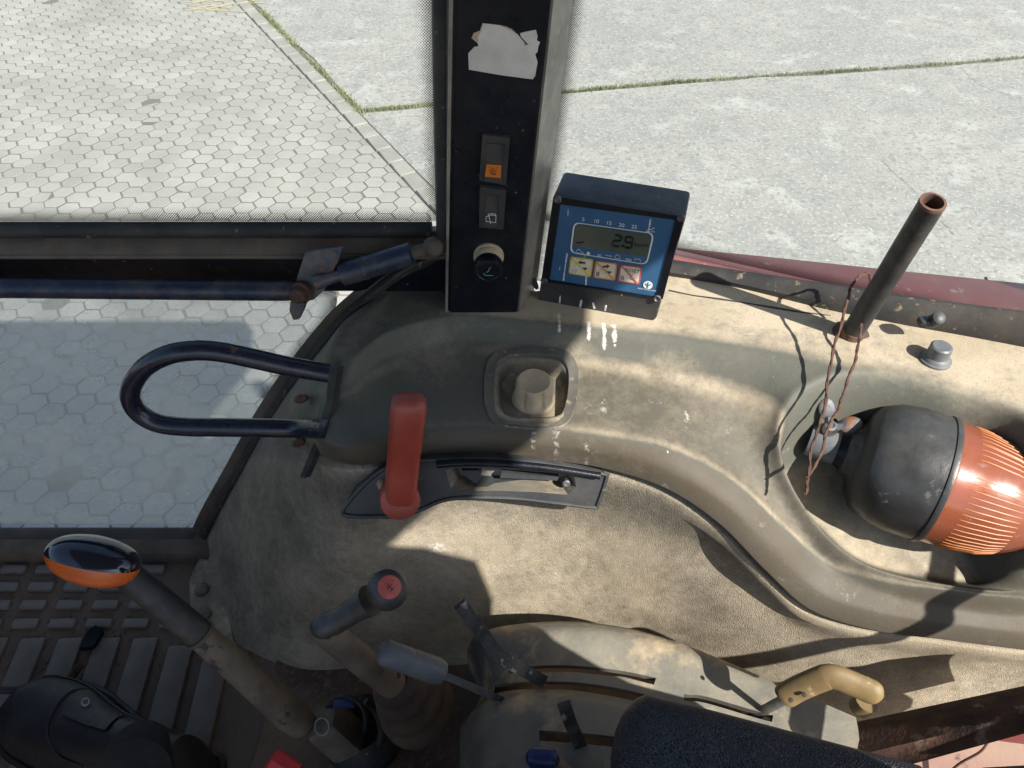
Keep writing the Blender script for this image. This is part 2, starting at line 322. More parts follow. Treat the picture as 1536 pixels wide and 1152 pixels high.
KN = np.array([math.cos(rad(30)), .5]); KD = np.array([.5, -.866]); K0, K1 = 1.635, 1.747      # kerb band between K0 and K1 along KN
a_ = .0722; hw = .0668
def hex_mesh(mb, cx, cy, dz=0., tilt=(0, 0), rot=0.):
    top, mid, bot = [], [], []
    for k in range(6):
        an = k * math.pi / 3 + rot; c, s_ = math.cos(an), math.sin(an)
        for lst, r, z in ((top, hw - .0025, 0), (mid, hw - .0005, -.0012), (bot, hw, -.02)):
            x, y = r * c, r * s_; lst.append((cx + x, cy + y, GZ + dz + z + x * tilt[0] + y * tilt[1]))
    vs = top + mid + bot; fs = [tuple(range(6))]
    for k in range(6):
        j = (k + 1) % 6; fs += [(k, k + 6, j + 6, j), (k + 6, k + 12, j + 12, j + 6)]
    mb.add(vs, fs)
cells = []; cutc = []
for i in range(-140, 12):
    for j in range(-8, 110):
        x = -1.318 + i * 1.5 * a_; y = 4.461 + (j - 40) * math.sqrt(3) * a_ + (math.sqrt(3) / 2 * a_ if i % 2 else 0)
        x += random.gauss(0, .0018); y += random.gauss(0, .0018)
        if KN @ (x, y) > K0 - .064:
            if KN @ (x, y) < K0 + .045: cutc.append((x, y))
            continue
        u, v = proj((x, y, GZ)) if y > -1 else (-1, -1)
        d = (np.array((x, y, GZ)) @ FW)
        seen = d > 0 and ((-30 < u < 655 and -60 < v < 335) or (-30 < u < 500 and 445 < v < 790 and u < 500 - (v - 440) * .6))
        cells.append((d if seen else 99, x, y))
cells.sort()
pav = thing('paving', '', '', (0, 0, GZ)); del pav['label'], pav['category']; struct(pav)
h0 = MB(); hex_mesh(h0, 0, 0); h0.v = [(x, y, z) for x, y, z in h0.v]
hm = None
for k, (d, x, y) in enumerate(cells[:300]):
    if hm is None:
        o = obj('paver', h0, m_paver, pav, 30); hm = o.data
    else:
        o = bpy.data.objects.new('paver', hm); C.objects.link(o); o.parent = pav
    o.location = (x, y, random.gauss(0, .0009)); o.rotation_euler = (random.gauss(0, .006), random.gauss(0, .006), random.gauss(0, .018))
rest = MB()
for d, x, y in cells[300:]:
    hex_mesh(rest, x, y, random.gauss(0, .0009), (random.gauss(0, .006), random.gauss(0, .006)), random.gauss(0, .018))
def clip_hex(cx, cy):
    P_ = [np.array((cx + hw * math.cos(k * math.pi / 3), cy + hw * math.sin(k * math.pi / 3))) for k in range(6)]; out = []; lim = K0 - .007
    for k in range(6):
        a, b = P_[k], P_[(k + 1) % 6]; da, db_ = KN @ a - lim, KN @ b - lim
        if da <= 0: out.append(a)
        if da * db_ < 0: out.append(a + (b - a) * da / (da - db_))
    return out
for x, y in cutc:
    q_ = clip_hex(x, y)
    if len(q_) >= 3: rest.prism([(a, b, GZ + random.gauss(0, .0006)) for a, b in q_], (0, 0, -.02))
o = obj('paver', rest, m_paver, pav, 30); o['kind'] = 'stuff'

kb = thing('kerb', '', '', (0, 0, GZ)); del kb['label'], kb['category']; struct(kb)
L0 = -9.0
while L0 < 4:
    L = random.uniform(.19, .23); c = KN * ((K0 + K1) / 2) + KD * (L0 + L / 2 - 3.5)
    if c[1] > .3:
        mb = MB().box((c[0], c[1], GZ - .02 + random.gauss(.004, .002)), (L - .006, K1 - K0 - .006, .06), ((KD[0], KD[1], 0), (KN[0], KN[1], 0), (0, 0, 1)), .006, 1)
        obj('kerb_stone', mb, m_kerb, kb)
    L0 += L
# concrete slabs either side of the grassy joint
def jl(x): return 5.516 + (x + 1.128) * (6.535 - 5.516) / (4.288 + 1.128) + .03 * math.sin(x * 1.3)
def kx(y, off=0): return (K1 + .012 + off - KN[1] * y) / KN[0]
xs = np.linspace(-1.1, 14, 60)
def slab(poly, z): 
    # tessellated sheet with thickness; slight edge crumble
    return MB().prism([(x, y, z) for x, y in poly], (0, 0, -.05))
near = [(x + random.gauss(0, .006), jl(x) - .035 + random.gauss(0, .009)) for x in xs if x > kx(jl(x))] + [(14, -6), (kx(-6), -6)] + [(kx(y), y) for y in np.linspace(-5, jl(kx(5.5)) - .04, 20)]
far = [(x + random.gauss(0, .006), jl(x) + .035 + random.gauss(0, .009)) for x in xs if x > kx(jl(x))] + [(14, 30), (kx(30, .02), 30)] + [(kx(y, .03 + random.gauss(0, .012)), y) for y in np.linspace(24, jl(kx(5.6)) + .06, 40)]
ns_ = struct(obj('concrete_slab', slab(near, GZ + .003), m_conc))
for cpx in ([(1322, 240), (1345, 262), (1368, 282), (1382, 300), (1405, 326), (1432, 352)], [(1435, 92), (1452, 112), (1478, 131), (1540, 150)]):
    c3_ = smooth([az(u, v, GZ + .0045) for u, v in cpx], 40) + np.random.normal(0, .006, (41, 3)) * (1, 1, 0)
    wv = np.abs(np.random.normal(.002, .0012, 41)); mbk_ = MB().grid([c3_ - np.outer(wv, (.5, .8, 0)), c3_ + np.outer(wv, (.5, .8, 0))]); obj('crack', mbk_, m_joint, None).parent = ns_
struct(obj('concrete_slab', slab(far, GZ + .006), m_conc))
m_grass = mat('dry_green_grass', (.16, .2, .07), .8, c2=(.33, .3, .16), s2=2.5, lo=.42, hi=.62)
def blades(mb, x, y, h, s=.03):
    a = random.uniform(0, 6.28); w = random.uniform(.0015, .004); dx, dy = math.cos(a), math.sin(a); l = random.uniform(.2, 1.1) * h; b = random.uniform(0, 6.28)
    tx, ty = x + math.cos(b) * l, y + math.sin(b) * l
    mb.add([(x - dx * w, y - dy * w, GZ - .02), (x + dx * w, y + dy * w, GZ - .02), ((x + tx) / 2 + dx * w * .7, (y + ty) / 2 + dy * w * .7, GZ + h * .6), ((x + tx) / 2 - dx * w * .7, (y + ty) / 2 - dy * w * .7, GZ + h * .6), (tx, ty, GZ + h * random.uniform(.5, 1))], [(0, 1, 2, 3), (3, 2, 4)])
gm = MB()
for k in range(5200):
    x = random.uniform(-1.1, 5.5); dens = .35 + .65 * (math.sin(x * 2.1) * math.sin(x * .9 + 1) > .05)
    if x < -.3: dens = 1
    if random.random() < dens: blades(gm, x, jl(x) + random.gauss(0, .012), random.uniform(.012, .045))
for k in range(3000):
    y = random.uniform(5.4, 8.6); q = math.sin(y * 3.1) * math.sin(y * 7.3 + 1)
    if random.random() < .25 + .75 * (q > .0): blades(gm, kx(y) + random.gauss(.012, .018), y, random.uniform(.012, .05))
for k in range(160):
    y = random.uniform(7.2, 9.2); x = kx(y) - abs(random.gauss(0, .5)) - .1; blades(gm, x, y, random.uniform(.006, .02))
for k in range(350):
    y = random.uniform(4.2, 5.6); blades(gm, kx(y) - .128 + random.gauss(0, .004), y, random.uniform(.003, .008))
o = obj('grass', gm, m_grass, None, 180); o['label'] = 'short dry green grass growing along the joints of the concrete yard'; o['category'] = 'grass'; o['kind'] = 'stuff'
# dry straw stalks far up the paving
m_straw = mat('dry_straw', (.5, .4, .2), .9)
st = MB()
for k in range(14):
    x, y = random.uniform(-3.15, -2.6), random.uniform(7.6, 8.1); a = random.gauss(.1, .35); l = random.uniform(.1, .35)
    st.tube([(x, y, GZ + .008), (x + l * math.cos(a), y + l * math.sin(a), GZ + .014)], .003, 5)
o = obj('straw', st, m_straw); o['label'] = 'loose dry straw stalks scattered on the far pavers'; o['category'] = 'straw'; o['kind'] = 'stuff'

# ================================================================== THE CAB SHELL
FZ = -1.1
DY = .745                                     # plane of the door
fl = MB().box((-.1, 0, FZ - .05), (1.9, 1.56, .08), None, .01)
struct(obj('cab_floor', fl, m_carpet))
# roof, with a thick rim; rear edge carries the shade line
roof = thing('cab_roof', 'cab roof overhead with grey lining, out of the picture', 'roof', (0, 0, .33))
rp = [(-1.05, -.86), (-1.05, .88), (.84, .88), (.9, .6), (.80, .28), (.765, .05), (.755, -.1), (.715, -.25), (.70, -.36), (.77, -.45), (.86, -.56), (.86, -.86)]
obj('roof_panel', MB().prism([(x, y, .33) for x, y in rp], (0, 0, .09)), m_roof, roof)
body = thing('tractor', 'tractor chassis and engine hood below and ahead of the cab', 'tractor', (-.6, 0, -1.6))
obj('chassis', MB().box((-.4, 0, -1.62), (3.2, .62, .8), None, .03), m_rustbeam, body)
obj('hood', MB().box((-2.0, 0, -1.0), (1.7, .78, .7), None, .06), m_redpaint, body)
obj('bulkhead', MB().box((-1.0, 0, -.85), (.06, 1.4, .55), None, .02), m_rustbeam, body)
obj('left_fender', MB().box((.35, -.86, -.85), (1.0, .3, .5), None, .05), m_redpaint, body)

# ------------------------------------------------------------------ door: two panes, rail, sill
door = thing('cab_door', 'black framed cab door with two dusty panes left of the pillar', 'door', (-.6, DY, -1.05))
zt, zb = -.4663, -1.03
XL = -1.02
obj('upper_pane', MB().box(((XL - .072) / 2, DY + .004, (-.5 + .28) / 2), (-.072 - XL, .005, .78)), m_glass, door)
up_edge = [(XL, DY, zt), (-.095, DY, zt), (-.084, DY, zt + .003), (-.0795, DY, zt + .014), (-.0745, DY, -.3), (-.066, DY, -.1), (-.05, DY, .28)]
mid = smooth([(-.084, DY, zt + .003), (-.0795, DY, zt + .014)], 4)
ribbon([(XL, DY, zt), (-.09, DY, zt)], (0, 0, 1), .019, m_frit, 'dot_border', door)
ribbon([(-.0815, DY, zt), (-.0745, DY, -.3), (-.066, DY, -.1), (-.05, DY, .28)], (-1, 0, 0), .019, m_frit, 'dot_border', door)
# edge seal of the upper pane, black
obj('pane_seal', MB().tube([(XL, DY - .004, zt - .009), (-.09, DY - .004, zt - .009)], .0095, 10).tube([(-.071, DY - .012, zt - .02), (-.062, DY - .012, -.3), (-.05, DY - .012, -.1), (-.03, DY - .012, .29)], .014, 10), m_rubber, door)
# horizontal rail
rl = ay(0, 366, .735)[2]
obj('rail', MB().box(((XL - .06) / 2, .752, -.522), (-.06 - XL, .03, .075), None, .004), m_black, door)
obj('rail_lip', MB().box(((XL - .06) / 2, .731, -.4865), (-.06 - XL, .03, .006), ((1, 0, 0), (0, .9, .43), (0, -.43, .9)), .002).tube([(XL, .717, -.494), (-.5, .717, -.4945), (-.3, .7165, -.494), (-.07, .717, -.495)], .0028, 8), m_lip, door)
# lower pane, cut to the wheel arch
gl_px = [(505, 446), (503, 462), (480, 498), (450, 530), (400, 600), (350, 690), (322, 745), (296, 792)]
glc = [ay(u, v, DY) for u, v in gl_px]
poly = [(XL, DY, -.556), (-.25, DY, -.556)] + [tuple(p) for p in glc] + [(XL, DY, zb - .01)]
poly2 = [(x, DY + .004, z) for x, _, z in poly]
obj('lower_pane', MB().prism(poly2, (0, .005, 0)), m_glass2, door)
ribbon([(XL, DY + .001, -.5605), (glc[0][0] - .0, DY + .001, -.5605)], (0, 0, -1), .014, m_frit, 'dot_border', door)
gs_ = smooth(glc[:5], 30); ribbon([p + (0, .001, 0) for p in gs_], nrm((-.8, 0, .35)), .016, m_frit, 'dot_border', door)
b0, b1 = ay(0, 782, DY), ay(300, 792, DY)
obj('bottom_frame', MB().box(((XL + b1[0]) / 2, .735, b1[2] - .02), (b1[0] - XL, .03, .036), None, .005), m_sash, door)
obj('bottom_seal', MB().tube([(XL, .715, b1[2] - .037), (b1[0] + .01, .715, b1[2] - .04)], .009, 10), m_rubber, door)
obj('glass_stamp', MB().text('.. - ...- -..', .009, ay(272, 772, DY - .0005), (1, 0, 0), (0, 0, 1)).text('. . . .', .012, ay(277, 779, DY - .0005), (1, 0, 0), (0, 0, 1)), m_ink, door)
# latch bar
bar = smooth([ay(-180, 432, .69), ay(0, 432, .69), ay(200, 434, .69), ay(395, 436, .692), ay(455, 436, .694)], 30)
lb = thing('latch_bar', 'worn blue-black steel bar running level along the door rail', 'bar', bar[0])
obj('bar_tube', MB().tube(bar, [.0115] * 26 + [.0112, .0105, .0095, .009, .009], 16), m_bluegrey, lb)
# bracket
br = thing('latch_bracket', 'dirty steel bracket with rusty bolt joining bar and strut', 'bracket', ay(480, 400, .7))
pl = Plane(ay(480, 410, .693), (-.25, -1, .2))
bp = [(458, 378), (513, 372), (508, 390), (493, 418), (484, 437), (470, 450), (452, 452), (442, 440), (446, 415)]
obj('plate', MB().prism([pl.hit(u, v, .001) for u, v in bp], np.array(pl.n) * -.005), m_steel, br)
hp = [(436, 452), (458, 455), (455, 464), (448, 479), (440, 480), (434, 466)]
obj('hook_tab', MB().prism([pl.hit(u, v, .012) for u, v in hp], np.array(pl.n) * -.006), m_steel, br)
bc = pl.hit(455, 436, .002)
obj('bolt', MB().lathe([(0, .0125), (.007, .0125), (.0075, .009), (.016, .0088), (.018, .006), (.018, 0)], bc, pl.n, 18), m_rust, br)
# gas strut
s0, s1 = ay(474, 424, .686), ay(655, 369, .692)
S = lambda f: s0 + (s1 - s0) * f
gsr = thing('gas_strut', 'short blue-black gas strut slanting up from bracket to pillar', 'strut', s0)
obj('cylinder', MB().tube([S(.22), S(.225), S(.4), S(.405), S(.415), S(.42), S(.8), S(.81)], [.009, .0125, .0125, .0133, .0133, .0125, .0125, .009], 18), m_bluegrey, gsr)
obj('rod_end', MB().tube([S(.0), S(.06), S(.08), S(.22)], [.0085, .0085, .0065, .0065], 12), m_steel, gsr)
obj('ball_joint', MB().tube([S(.8), S(.92)], [.0075, .0065], 12).ell(S(.97), np.eye(3), (.011, .011, .011)), m_lip, gsr)

# ------------------------------------------------------------------ pillar
PB = -.578; lean = np.array([.074, -.057, 1.0])
def pil(x, y, z): return np.array([x, y, 0]) + lean * (z - PB) + np.array([0, 0, PB])
pillar = thing('cab_pillar', 'black cab pillar with torn sticker and two rocker switches', 'pillar', (-.03, .71, PB))
sec = [(-.0715, .7), (-.076, .7045), (-.088, .752), (-.06, .775), (.01, .775), (.0255, .752), (.0055, .702), (.0035, .7)]
def ext(sec, z0, z1, n=2):
    mb = MB(); k = len(sec); zz = np.linspace(z0, z1, n)
    vs = [pil(x, y, z) for z in zz for x, y in sec]
    fs = [(i * k + j, i * k + (j + 1) % k, (i + 1) * k + (j + 1) % k, (i + 1) * k + j) for i in range(n - 1) for j in range(k)] + [tuple(range(k)), tuple((n - 1) * k + j for j in range(k))]
    return mb.add(vs, fs)
obj('casing', ext(sec, PB, .34, 6), m_black, pillar, 30)
tr_sec = [(.0075, .7005), (.0285, .7515), (.0265, .7535), (.005, .702)]
obj('side_trim', ext(tr_sec, PB + .02, .34, 6), m_trim, pillar, 30)
obj('edge_highlight', MB().tube([pil(-.0775, .702, z) for z in np.linspace(PB + .005, .33, 6)], .0017, 8), m_trim, pillar)  # pale strip standing in for the highlight along the chamfered edge
PP = Plane(pil(-.03, .7, PB), np.cross(lean, (1, 0, 0)) * 1.0)
if PP.n[1] > 0: PP.n = -PP.n
c4 = lambda pts, ox=680, oy=0, s=4.115: [(ox + x / s, oy + y / s) for x, y in pts]
stk = c4([(95, 430), (92, 330), (130, 290), (155, 285), (150, 265), (112, 235), (125, 205), (165, 190), (180, 145), (240, 150), (300, 158), (360, 180), (395, 212), (452, 278), (462, 274), (418, 228), (412, 206), (440, 198), (510, 185), (520, 225), (515, 250), (535, 262), (525, 285), (520, 320), (505, 335), (520, 385), (510, 440), (505, 470), (490, 490), (300, 465)])
obj('torn_sticker', MB().prism([PP.hit(u, v, .0009) for u, v in stk], PP.n * -.0008), m_paper, pillar)
def quadring(pl, px, off, th, inset=None):
    return MB().prism([pl.hit(u, v, off) for u, v in px], pl.n * -th)
def shrink(px, k): c = np.mean(px, axis=0); return [tuple(c + (np.array(p) - c) * k) for p in px]
gl_ = c4([(112, 235), (125, 205), (165, 190), (172, 165), (185, 150), (170, 200), (150, 230), (155, 262)])
obj('glue_residue', MB().prism([PP.hit(u, v, .0012) for u, v in gl_], PP.n * -.0006), m_tanknob, pillar)
gl_ = c4([(290, 157), (330, 165), (365, 185), (395, 212), (360, 190), (320, 172)])
obj('glue_residue', MB().prism([PP.hit(u, v, .0012) for u, v in gl_], PP.n * -.0006), m_tanknob, pillar)
# beacon switch
def rocker(px, inner, name, lab, zb_):
    sw = obj(name, MB().prism([PP.hit(u, v, .005) for u, v in px], PP.n * -.0055, [[PP.hit(u, v, .005) for u, v in inner]]), m_blackp, pillar); sw['label'] = lab
    c = [PP.hit(u, v, 0) for u, v in inner]; hi = .0065; lo_ = .0008
    t0, t1, b1_, b0_ = c; n = PP.n
    m0, m1 = t0 * .5 + b0_ * .5, t1 * .5 + b1_ * .5
    mb = MB().add([t0 + n * lo_, t1 + n * lo_, m1 + n * .0035, m0 + n * .0035, b1_ + n * hi, b0_ + n * hi, t0 - n * .002, t1 - n * .002, b1_ - n * .002, b0_ - n * .002],
                  [(0, 1, 2, 3), (3, 2, 4, 5), (0, 6, 7, 1), (1, 7, 8, 4, 2), (4, 8, 9, 5), (5, 9, 6, 0, 3)])
    obj('rocker', mb, m_blackp, sw, 10); return sw
s1px = c4([(180, 832), (350, 852), (325, 1145), (160, 1115)]); s1in = c4([(198, 880), (318, 890), (300, 1110), (190, 1095)])
sw1 = rocker(s1px, s1in, 'beacon_switch', 'rocker switch with amber beacon symbol', 0)
amb = c4([(205, 1015), (296, 1020), (292, 1100), (195, 1090)])
def onpl(u, v, off): return PP.hit(u, v, off)
q = [onpl(u, v, o_) for (u, v), o_ in zip(amb, (.0052, .0052, .0072, .0072))]
obj('amber_lens', MB().prism(q, PP.n * -.001), m_amber, sw1)
def strokes(pl, segs, off, r, s=(680, 0, 4.115)):
    mb = MB()
    for sg in segs:
        pts = [pl.hit(s[0] + x / s[2], s[1] + y / s[2], off) for x, y in sg]
        mb.tube(pts, r, 5)
    return mb
obj('beacon_symbol', strokes(PP, [[(232, 1075), (262, 1078)], [(235, 1073), (235, 1050), (245, 1040), (256, 1052), (258, 1075)], [(220, 1050), (226, 1055)], [(270, 1052), (264, 1058)], [(222, 1030), (228, 1036)], [(272, 1034), (266, 1040)], [(246, 1070), (246, 1058)]], .0074, .0003), m_ink, sw1)
s2px = [(719.6, 280.6), (759.5, 285.3), (755, 344.6), (718.5, 341)]; s2in = [(727, 291), (749, 294), (747, 335), (726, 333)]
sw2 = rocker(s2px, s2in, 'wiper_switch', 'rocker switch with white wiper symbol', 0)
cc = (690, 250, 4.389)
obj('wiper_symbol', strokes(PP, [[(172, 330), (172, 360), (235, 368), (237, 322), (200, 318), (172, 330)], [(190, 322), (196, 350), (202, 374)], [(186, 318), (190, 310), (198, 310)], [(204, 312), (212, 306), (216, 312)], [(222, 314), (228, 310), (234, 318)]], .0074, .00035, cc), m_white, sw2)
kc = PP.hit(733, 383, 0)
lt = obj('lighter_socket', MB().lathe([(0, .0165), (.003, .0165), (.0035, .0155), (.014, .0152), (.0145, .0148)], kc, PP.n, 28), m_tanknob, pillar); lt['label'] = 'tan ringed cigarette lighter knob'
obj('lighter_knob', MB().lathe([(.0143, .0148), (.016, .0155), (.026, .0155), (.028, .0145), (.0285, .012), (.0275, .011), (.0275, 0)], kc, PP.n, 28), m_black, lt)
kf = kc + PP.n * .0282
ex_, ey_ = np.array((1., 0, 0)), nrm(lean)
m_green = mat('worn_green_print', (.1, .3, .28), .6)
obj('lighter_symbol', MB().tube([kf + ex_ * .006 + ey_ * -.005, kf + ex_ * -.003 + ey_ * -.0045, kf + ex_ * -.005 + ey_ * -.002], .0004, 5).tube(smooth([kf + ex_ * -.002 + ey_ * -.001, kf + ex_ * .001 + ey_ * .002, kf + ex_ * .0005 + ey_ * .004, kf + ex_ * .003 + ey_ * .006], 10), .0004, 5), m_green, lt)
# little wing bracket between pillar and monitor
wb = thing('hook_clip', 'small tan clip jutting out between pillar and blue monitor', 'clip', az(797, 430, -.57))
obj('clip_plate', MB().prism([at(u, v, .915) for u, v in [(790, 425), (797, 400), (801, 402), (795, 435)]], (.004, .01, 0)), m_lip, wb)
obj('clip_wing', MB().prism([at(u, v, .905) for u, v in [(797, 416), (803, 418), (808, 433), (804, 435), (795, 424)]], (.0, .006, 0)), m_steel, wb)

# ------------------------------------------------------------------ rear quarter window
def rw(x): return .80 - (x - .21) * .42          # plan line of the rear window glass
win = thing('rear_side_window', 'dusty rear side window with dotted border behind the monitor', 'window', (.45, rw(.45), -.55))
gx = [.022, .3, .6, .95]
wn = nrm((-.42, -1, 0)); wy = .03
G0 = [np.array((x, rw(x) + wy, -.535)) for x in gx]; 
def wl(x, z): s_ = (z + .535); return np.array((x + (.05 * s_ if x < .1 else 0), rw(x) + wy - s_ * .02, z))
obj('pane', MB().grid([[wl(x, z) for x in (.018, .95)] for z in (-.6, .3)]).grid([[wl(x, z) + (0, .004, 0) for x in (.95, .018)] for z in (-.6, .3)]), m_glass, win)
eu = nrm(wl(.95, -.5) - wl(.1, -.5))
ribbon([wl(x, -.561) - wn * -.001 for x in (.02, .4, .95)], (0, 0, 1), .021, m_frit, 'dot_border', win)
le = [az(800, 425, -.53), ]
pe = [pil(.0262, .756, z) for z in np.linspace(-.53, .3, 5)]
pe = [np.array((p[0], rw(p[0]) + wy - .001, p[2])) for p in pe]
def pxw(u, v):                                     # point on the window sheet
    return Plane(wl(.02, -.5), np.cross(eu, (0, -.02, 1))).hit(u, v, .001)
ribbon([pxw(802, 420), pxw(816, 330), pxw(829, 230), pxw(843, 120), pxw(858, 0), pxw(880, -160)], eu, .02, m_frit, 'dot_border', win)
# bottom gasket: sloped rubber band between glass and shelf
def gk(f): return None
lo_px = [(985, 409), (1100, 428), (1240, 462), (1350, 484), (1450, 502), (1560, 523), (1750, 560)]
hi_px = [(985, 388), (1100, 407), (1240, 428), (1350, 445), (1450, 459), (1560, 473), (1750, 500)]
lo3 = [az(u, v, -.556) for u, v in lo_px]
hi3 = []
for (u, v), b in zip(hi_px, lo3): d = ray(u, v); t_ = (b[1] + .012) / d[1]; hi3.append(d * t_)
lo3.insert(0, lo3[0] + (lo3[0] - lo3[1]) * 1.2); hi3.insert(0, hi3[0] + (hi3[0] - hi3[1]) * 1.2)
mb = MB(); A, B = smooth(lo3, 40), smooth(hi3, 40)
mb.grid([A - (0, 0, .01), A, A * .75 + B * .25 + (0, -.004, .001), A * .3 + B * .7 + (0, -.002, .002), B, B + (0, .006, -.001), B + (0, .008, -.05)])
obj('gasket', mb, m_rubber, win)
lc = az(1391, 483, -.53)
lt_ = obj('latch_stub', MB().box(lc, (.02, .012, .01), None, .003).lathe([(0, .007), (.012, .007), (.014, .004), (.014, 0)], lc + (.006, 0, .002), (0, -.5, .7), 12), m_blackp, win)
# red fender sheet beyond the glass
fd = thing('outer_fender', 'faded red fender edge just outside the rear side window', 'fender', (.5, .85, -.62))
et = [az(u, v, -.575) for u, v in [(960, 362), (1010, 371), (1150, 385), (1300, 401), (1475, 419), (1560, 428), (1800, 455)]]
E_ = smooth(et, 40); inn = np.array((-.35, -1, 0)); 
mb = MB(); mb.grid([E_ + (0, .012, -.3), E_ + (0, .012, -.03), E_ + (0, .004, -.008), E_, E_ + inn * .02 + (0, 0, .003), E_ + inn * .06 + (0, 0, .004), E_ + inn * .075 + (0, 0, 0)])
obj('fender_sheet', mb, m_redpaint, fd)
sp_ = az(1478, 421, -.596); obj('seam', MB().tube([sp_ + (0, .002, .003), sp_ + inn * .05 + (.008, 0, .003), sp_ + inn * .1 + (.016, 0, .003)], .0018, 6), m_lip, fd)
# right-hand rear corner post and rear wall (out of the picture)
post = thing('rear_post', 'slim black rear corner post of the cab beyond the frame', 'post', (.97, .47, -.6))
obj('post_tube', MB().box((.97, .47, -.3), (.05, .06, 1.3), None, .01), m_black, post)

# ================================================================== WHEEL-ARCH CONSOLE
cons = thing('wheel_arch_console', 'dusty grey-brown moulded plastic console over the wheel arch', 'console', (.1, .6, -1.08))
SZ = -.56
R0p = [(625, 408), (690, 425), (770, 438), (850, 430), (930, 412), (1000, 409), (1100, 427), (1180, 446), (1250, 462), (1340, 481), (1450, 501), (1560, 522), (1750, 558)]
R1p = [(528, 533), (590, 493), (690, 472), (800, 480), (890, 489), (980, 497), (1070, 509), (1150, 522), (1235, 540), (1340, 560), (1450, 588), (1560, 625), (1750, 690)]
R2p = [(512, 585), (580, 540), (690, 513), (800, 522), (890, 533), (990, 548), (1080, 567), (1150, 592), (1215, 640), (1310, 690), (1440, 720), (1560, 740), (1750, 780)]
R3p = [(506, 645), (600, 630), (700, 624), (800, 626), (900, 636), (1000, 655), (1090, 698), (1165, 765), (1230, 825), (1315, 862), (1440, 888), (1560, 902), (1750, 925)]
R4p = [(509, 670), (612, 651), (710, 645), (812, 648), (910, 660), (1008, 682), (1100, 730), (1178, 802), (1246, 858), (1325, 886), (1440, 905), (1560, 920), (1750, 943)]
Rmp = [(516, 686), (614, 672), (714, 666), (816, 670), (912, 683), (1005, 710), (1092, 762), (1164, 832), (1232, 892), (1315, 920), (1430, 938), (1560, 953), (1750, 976)]
R5p = [(530, 697), (618, 688), (718, 684), (820, 690), (912, 704), (1000, 733), (1080, 786), (1150, 857), (1215, 914), (1300, 943), (1420, 960), (1560, 978), (1750, 1003)]
fall = [0, 0, 0, 0, 0, .007, .037, .082, .122, .132, .134, .136, .136]
rows = [[az(u, v, SZ + .002) for u, v in R0p], [az(u, v, SZ) for u, v in R1p], [az(u, v, -.585) for u, v in R2p], [az(u, v, -.603 - f_ * .9) for (u, v), f_ in zip(R3p, fall)],
        [az(u, v, -.608 - f_) for (u, v), f_ in zip(R4p, fall)], [az(u, v, -.622 - f_) for (u, v), f_ in zip(Rmp, fall)], [az(u, v, -.643 - f_) for (u, v), f_ in zip(R5p, fall)]]
rows[1] = [p if i else az(528, 533, -.565) for i, p in enumerate(rows[1])]
r5 = rows[6]
# crease, then the recessed grained panel below
crs = [p + nrm((-.15, 1, 0)) * .010 + (0, 0, -.003) for p in r5]
pan0 = [p + nrm((-.1, 1, 0)) * .004 + (0, 0, -.018) for p in r5]
yb = [.525, .53, .53, .527, .522, .508, .486, .458, .435, .416, .4, .39, .385]
pan1 = [np.array((p[0] - (.03 if i == 0 else 0), .5 * (p[1] + .004) + .5 * yb[i] + .010, min(-.76, p[2] - .06))) for i, p in enumerate(r5)]
pan2 = [np.array((p[0] - (.075 if i == 0 else .01 if i == 1 else 0), yb[i] + .004, min(-.88, p[2] - .14))) for i, p in enumerate(r5)]
pan3 = [np.array((p[0] - (.12 if i == 0 else .02 if i == 1 else 0), yb[i] - .015, -1.07)) for i, p in enumerate(r5)]
rows += [crs, pan0, pan1, pan2, pan3]
# flank towards the door: outer column follows the arch seal
fo = [(572, 438), (528, 470), (486, 517), (440, 575), (424, 597), (408, 620), (392, 646), (384, 660), (368, 690), (328, 762), (302, 815)]
outer = [ay(u, v, .735) for u, v in fo] + [az(338, 955, -1.07)]
outer[-2] = ay(300, 825, .725)
full = []
for i, r in enumerate(rows):
    o_, c_ = outer[i], r[0]; n_ = nrm((-.75, -.25, .4)) * (.012 if i > 0 else 0)
    nb = r[0] - r[1]; L_ = np.linalg.norm(o_ - c_)
    p1 = c_ * .72 + o_ * .28 + n_ * 1.2; p2 = c_ * .36 + o_ * .64 + n_
    full.append([o_, p2, p1] + list(r))
CG = np.array(full)                               # rows x cols x 3
def hermite(P, tpar, tt, mono):
    """P: k x ... ; parameter tpar (k); evaluate at tt"""
    k = len(tpar); h = np.diff(tpar); sh = (k - 1,) + (1,) * (P.ndim - 1); dl = np.diff(P, axis=0) / h.reshape(sh)
    m = np.zeros_like(P); m[0] = dl[0]; m[-1] = dl[-1]
    for i in range(1, k - 1):
        a, b = dl[i - 1], dl[i]
        if mono:
            w1, w2 = 2 * h[i] + h[i - 1], h[i] + 2 * h[i - 1]
            with np.errstate(divide='ignore', invalid='ignore'):
                v = (w1 + w2) / (w1 / a + w2 / b)
            m[i] = np.where(a * b > 0, v, 0)
        else: m[i] = (a * h[i] + b * h[i - 1]) / (h[i] + h[i - 1])
    idx = np.clip(np.searchsorted(tpar, tt, side='right') - 1, 0, k - 2); hh = h[idx].reshape((-1,) + (1,) * (P.ndim - 1)); f = ((tt - tpar[idx]) / h[idx]).reshape(hh.shape)
    return (2 * f**3 - 3 * f**2 + 1) * P[idx] + (f**3 - 2 * f**2 + f) * hh * m[idx] + (-2 * f**3 + 3 * f**2) * P[idx + 1] + (f**3 - f**2) * hh * m[idx + 1]
cp = np.concatenate([[0], np.cumsum(np.linalg.norm(np.diff(CG, axis=1), axis=2).mean(0))]); NS = 560
ss = np.linspace(0, cp[-1], NS)
Gs = hermite(CG.transpose(1, 0, 2), cp, ss, False)                    # NS x rows x 3
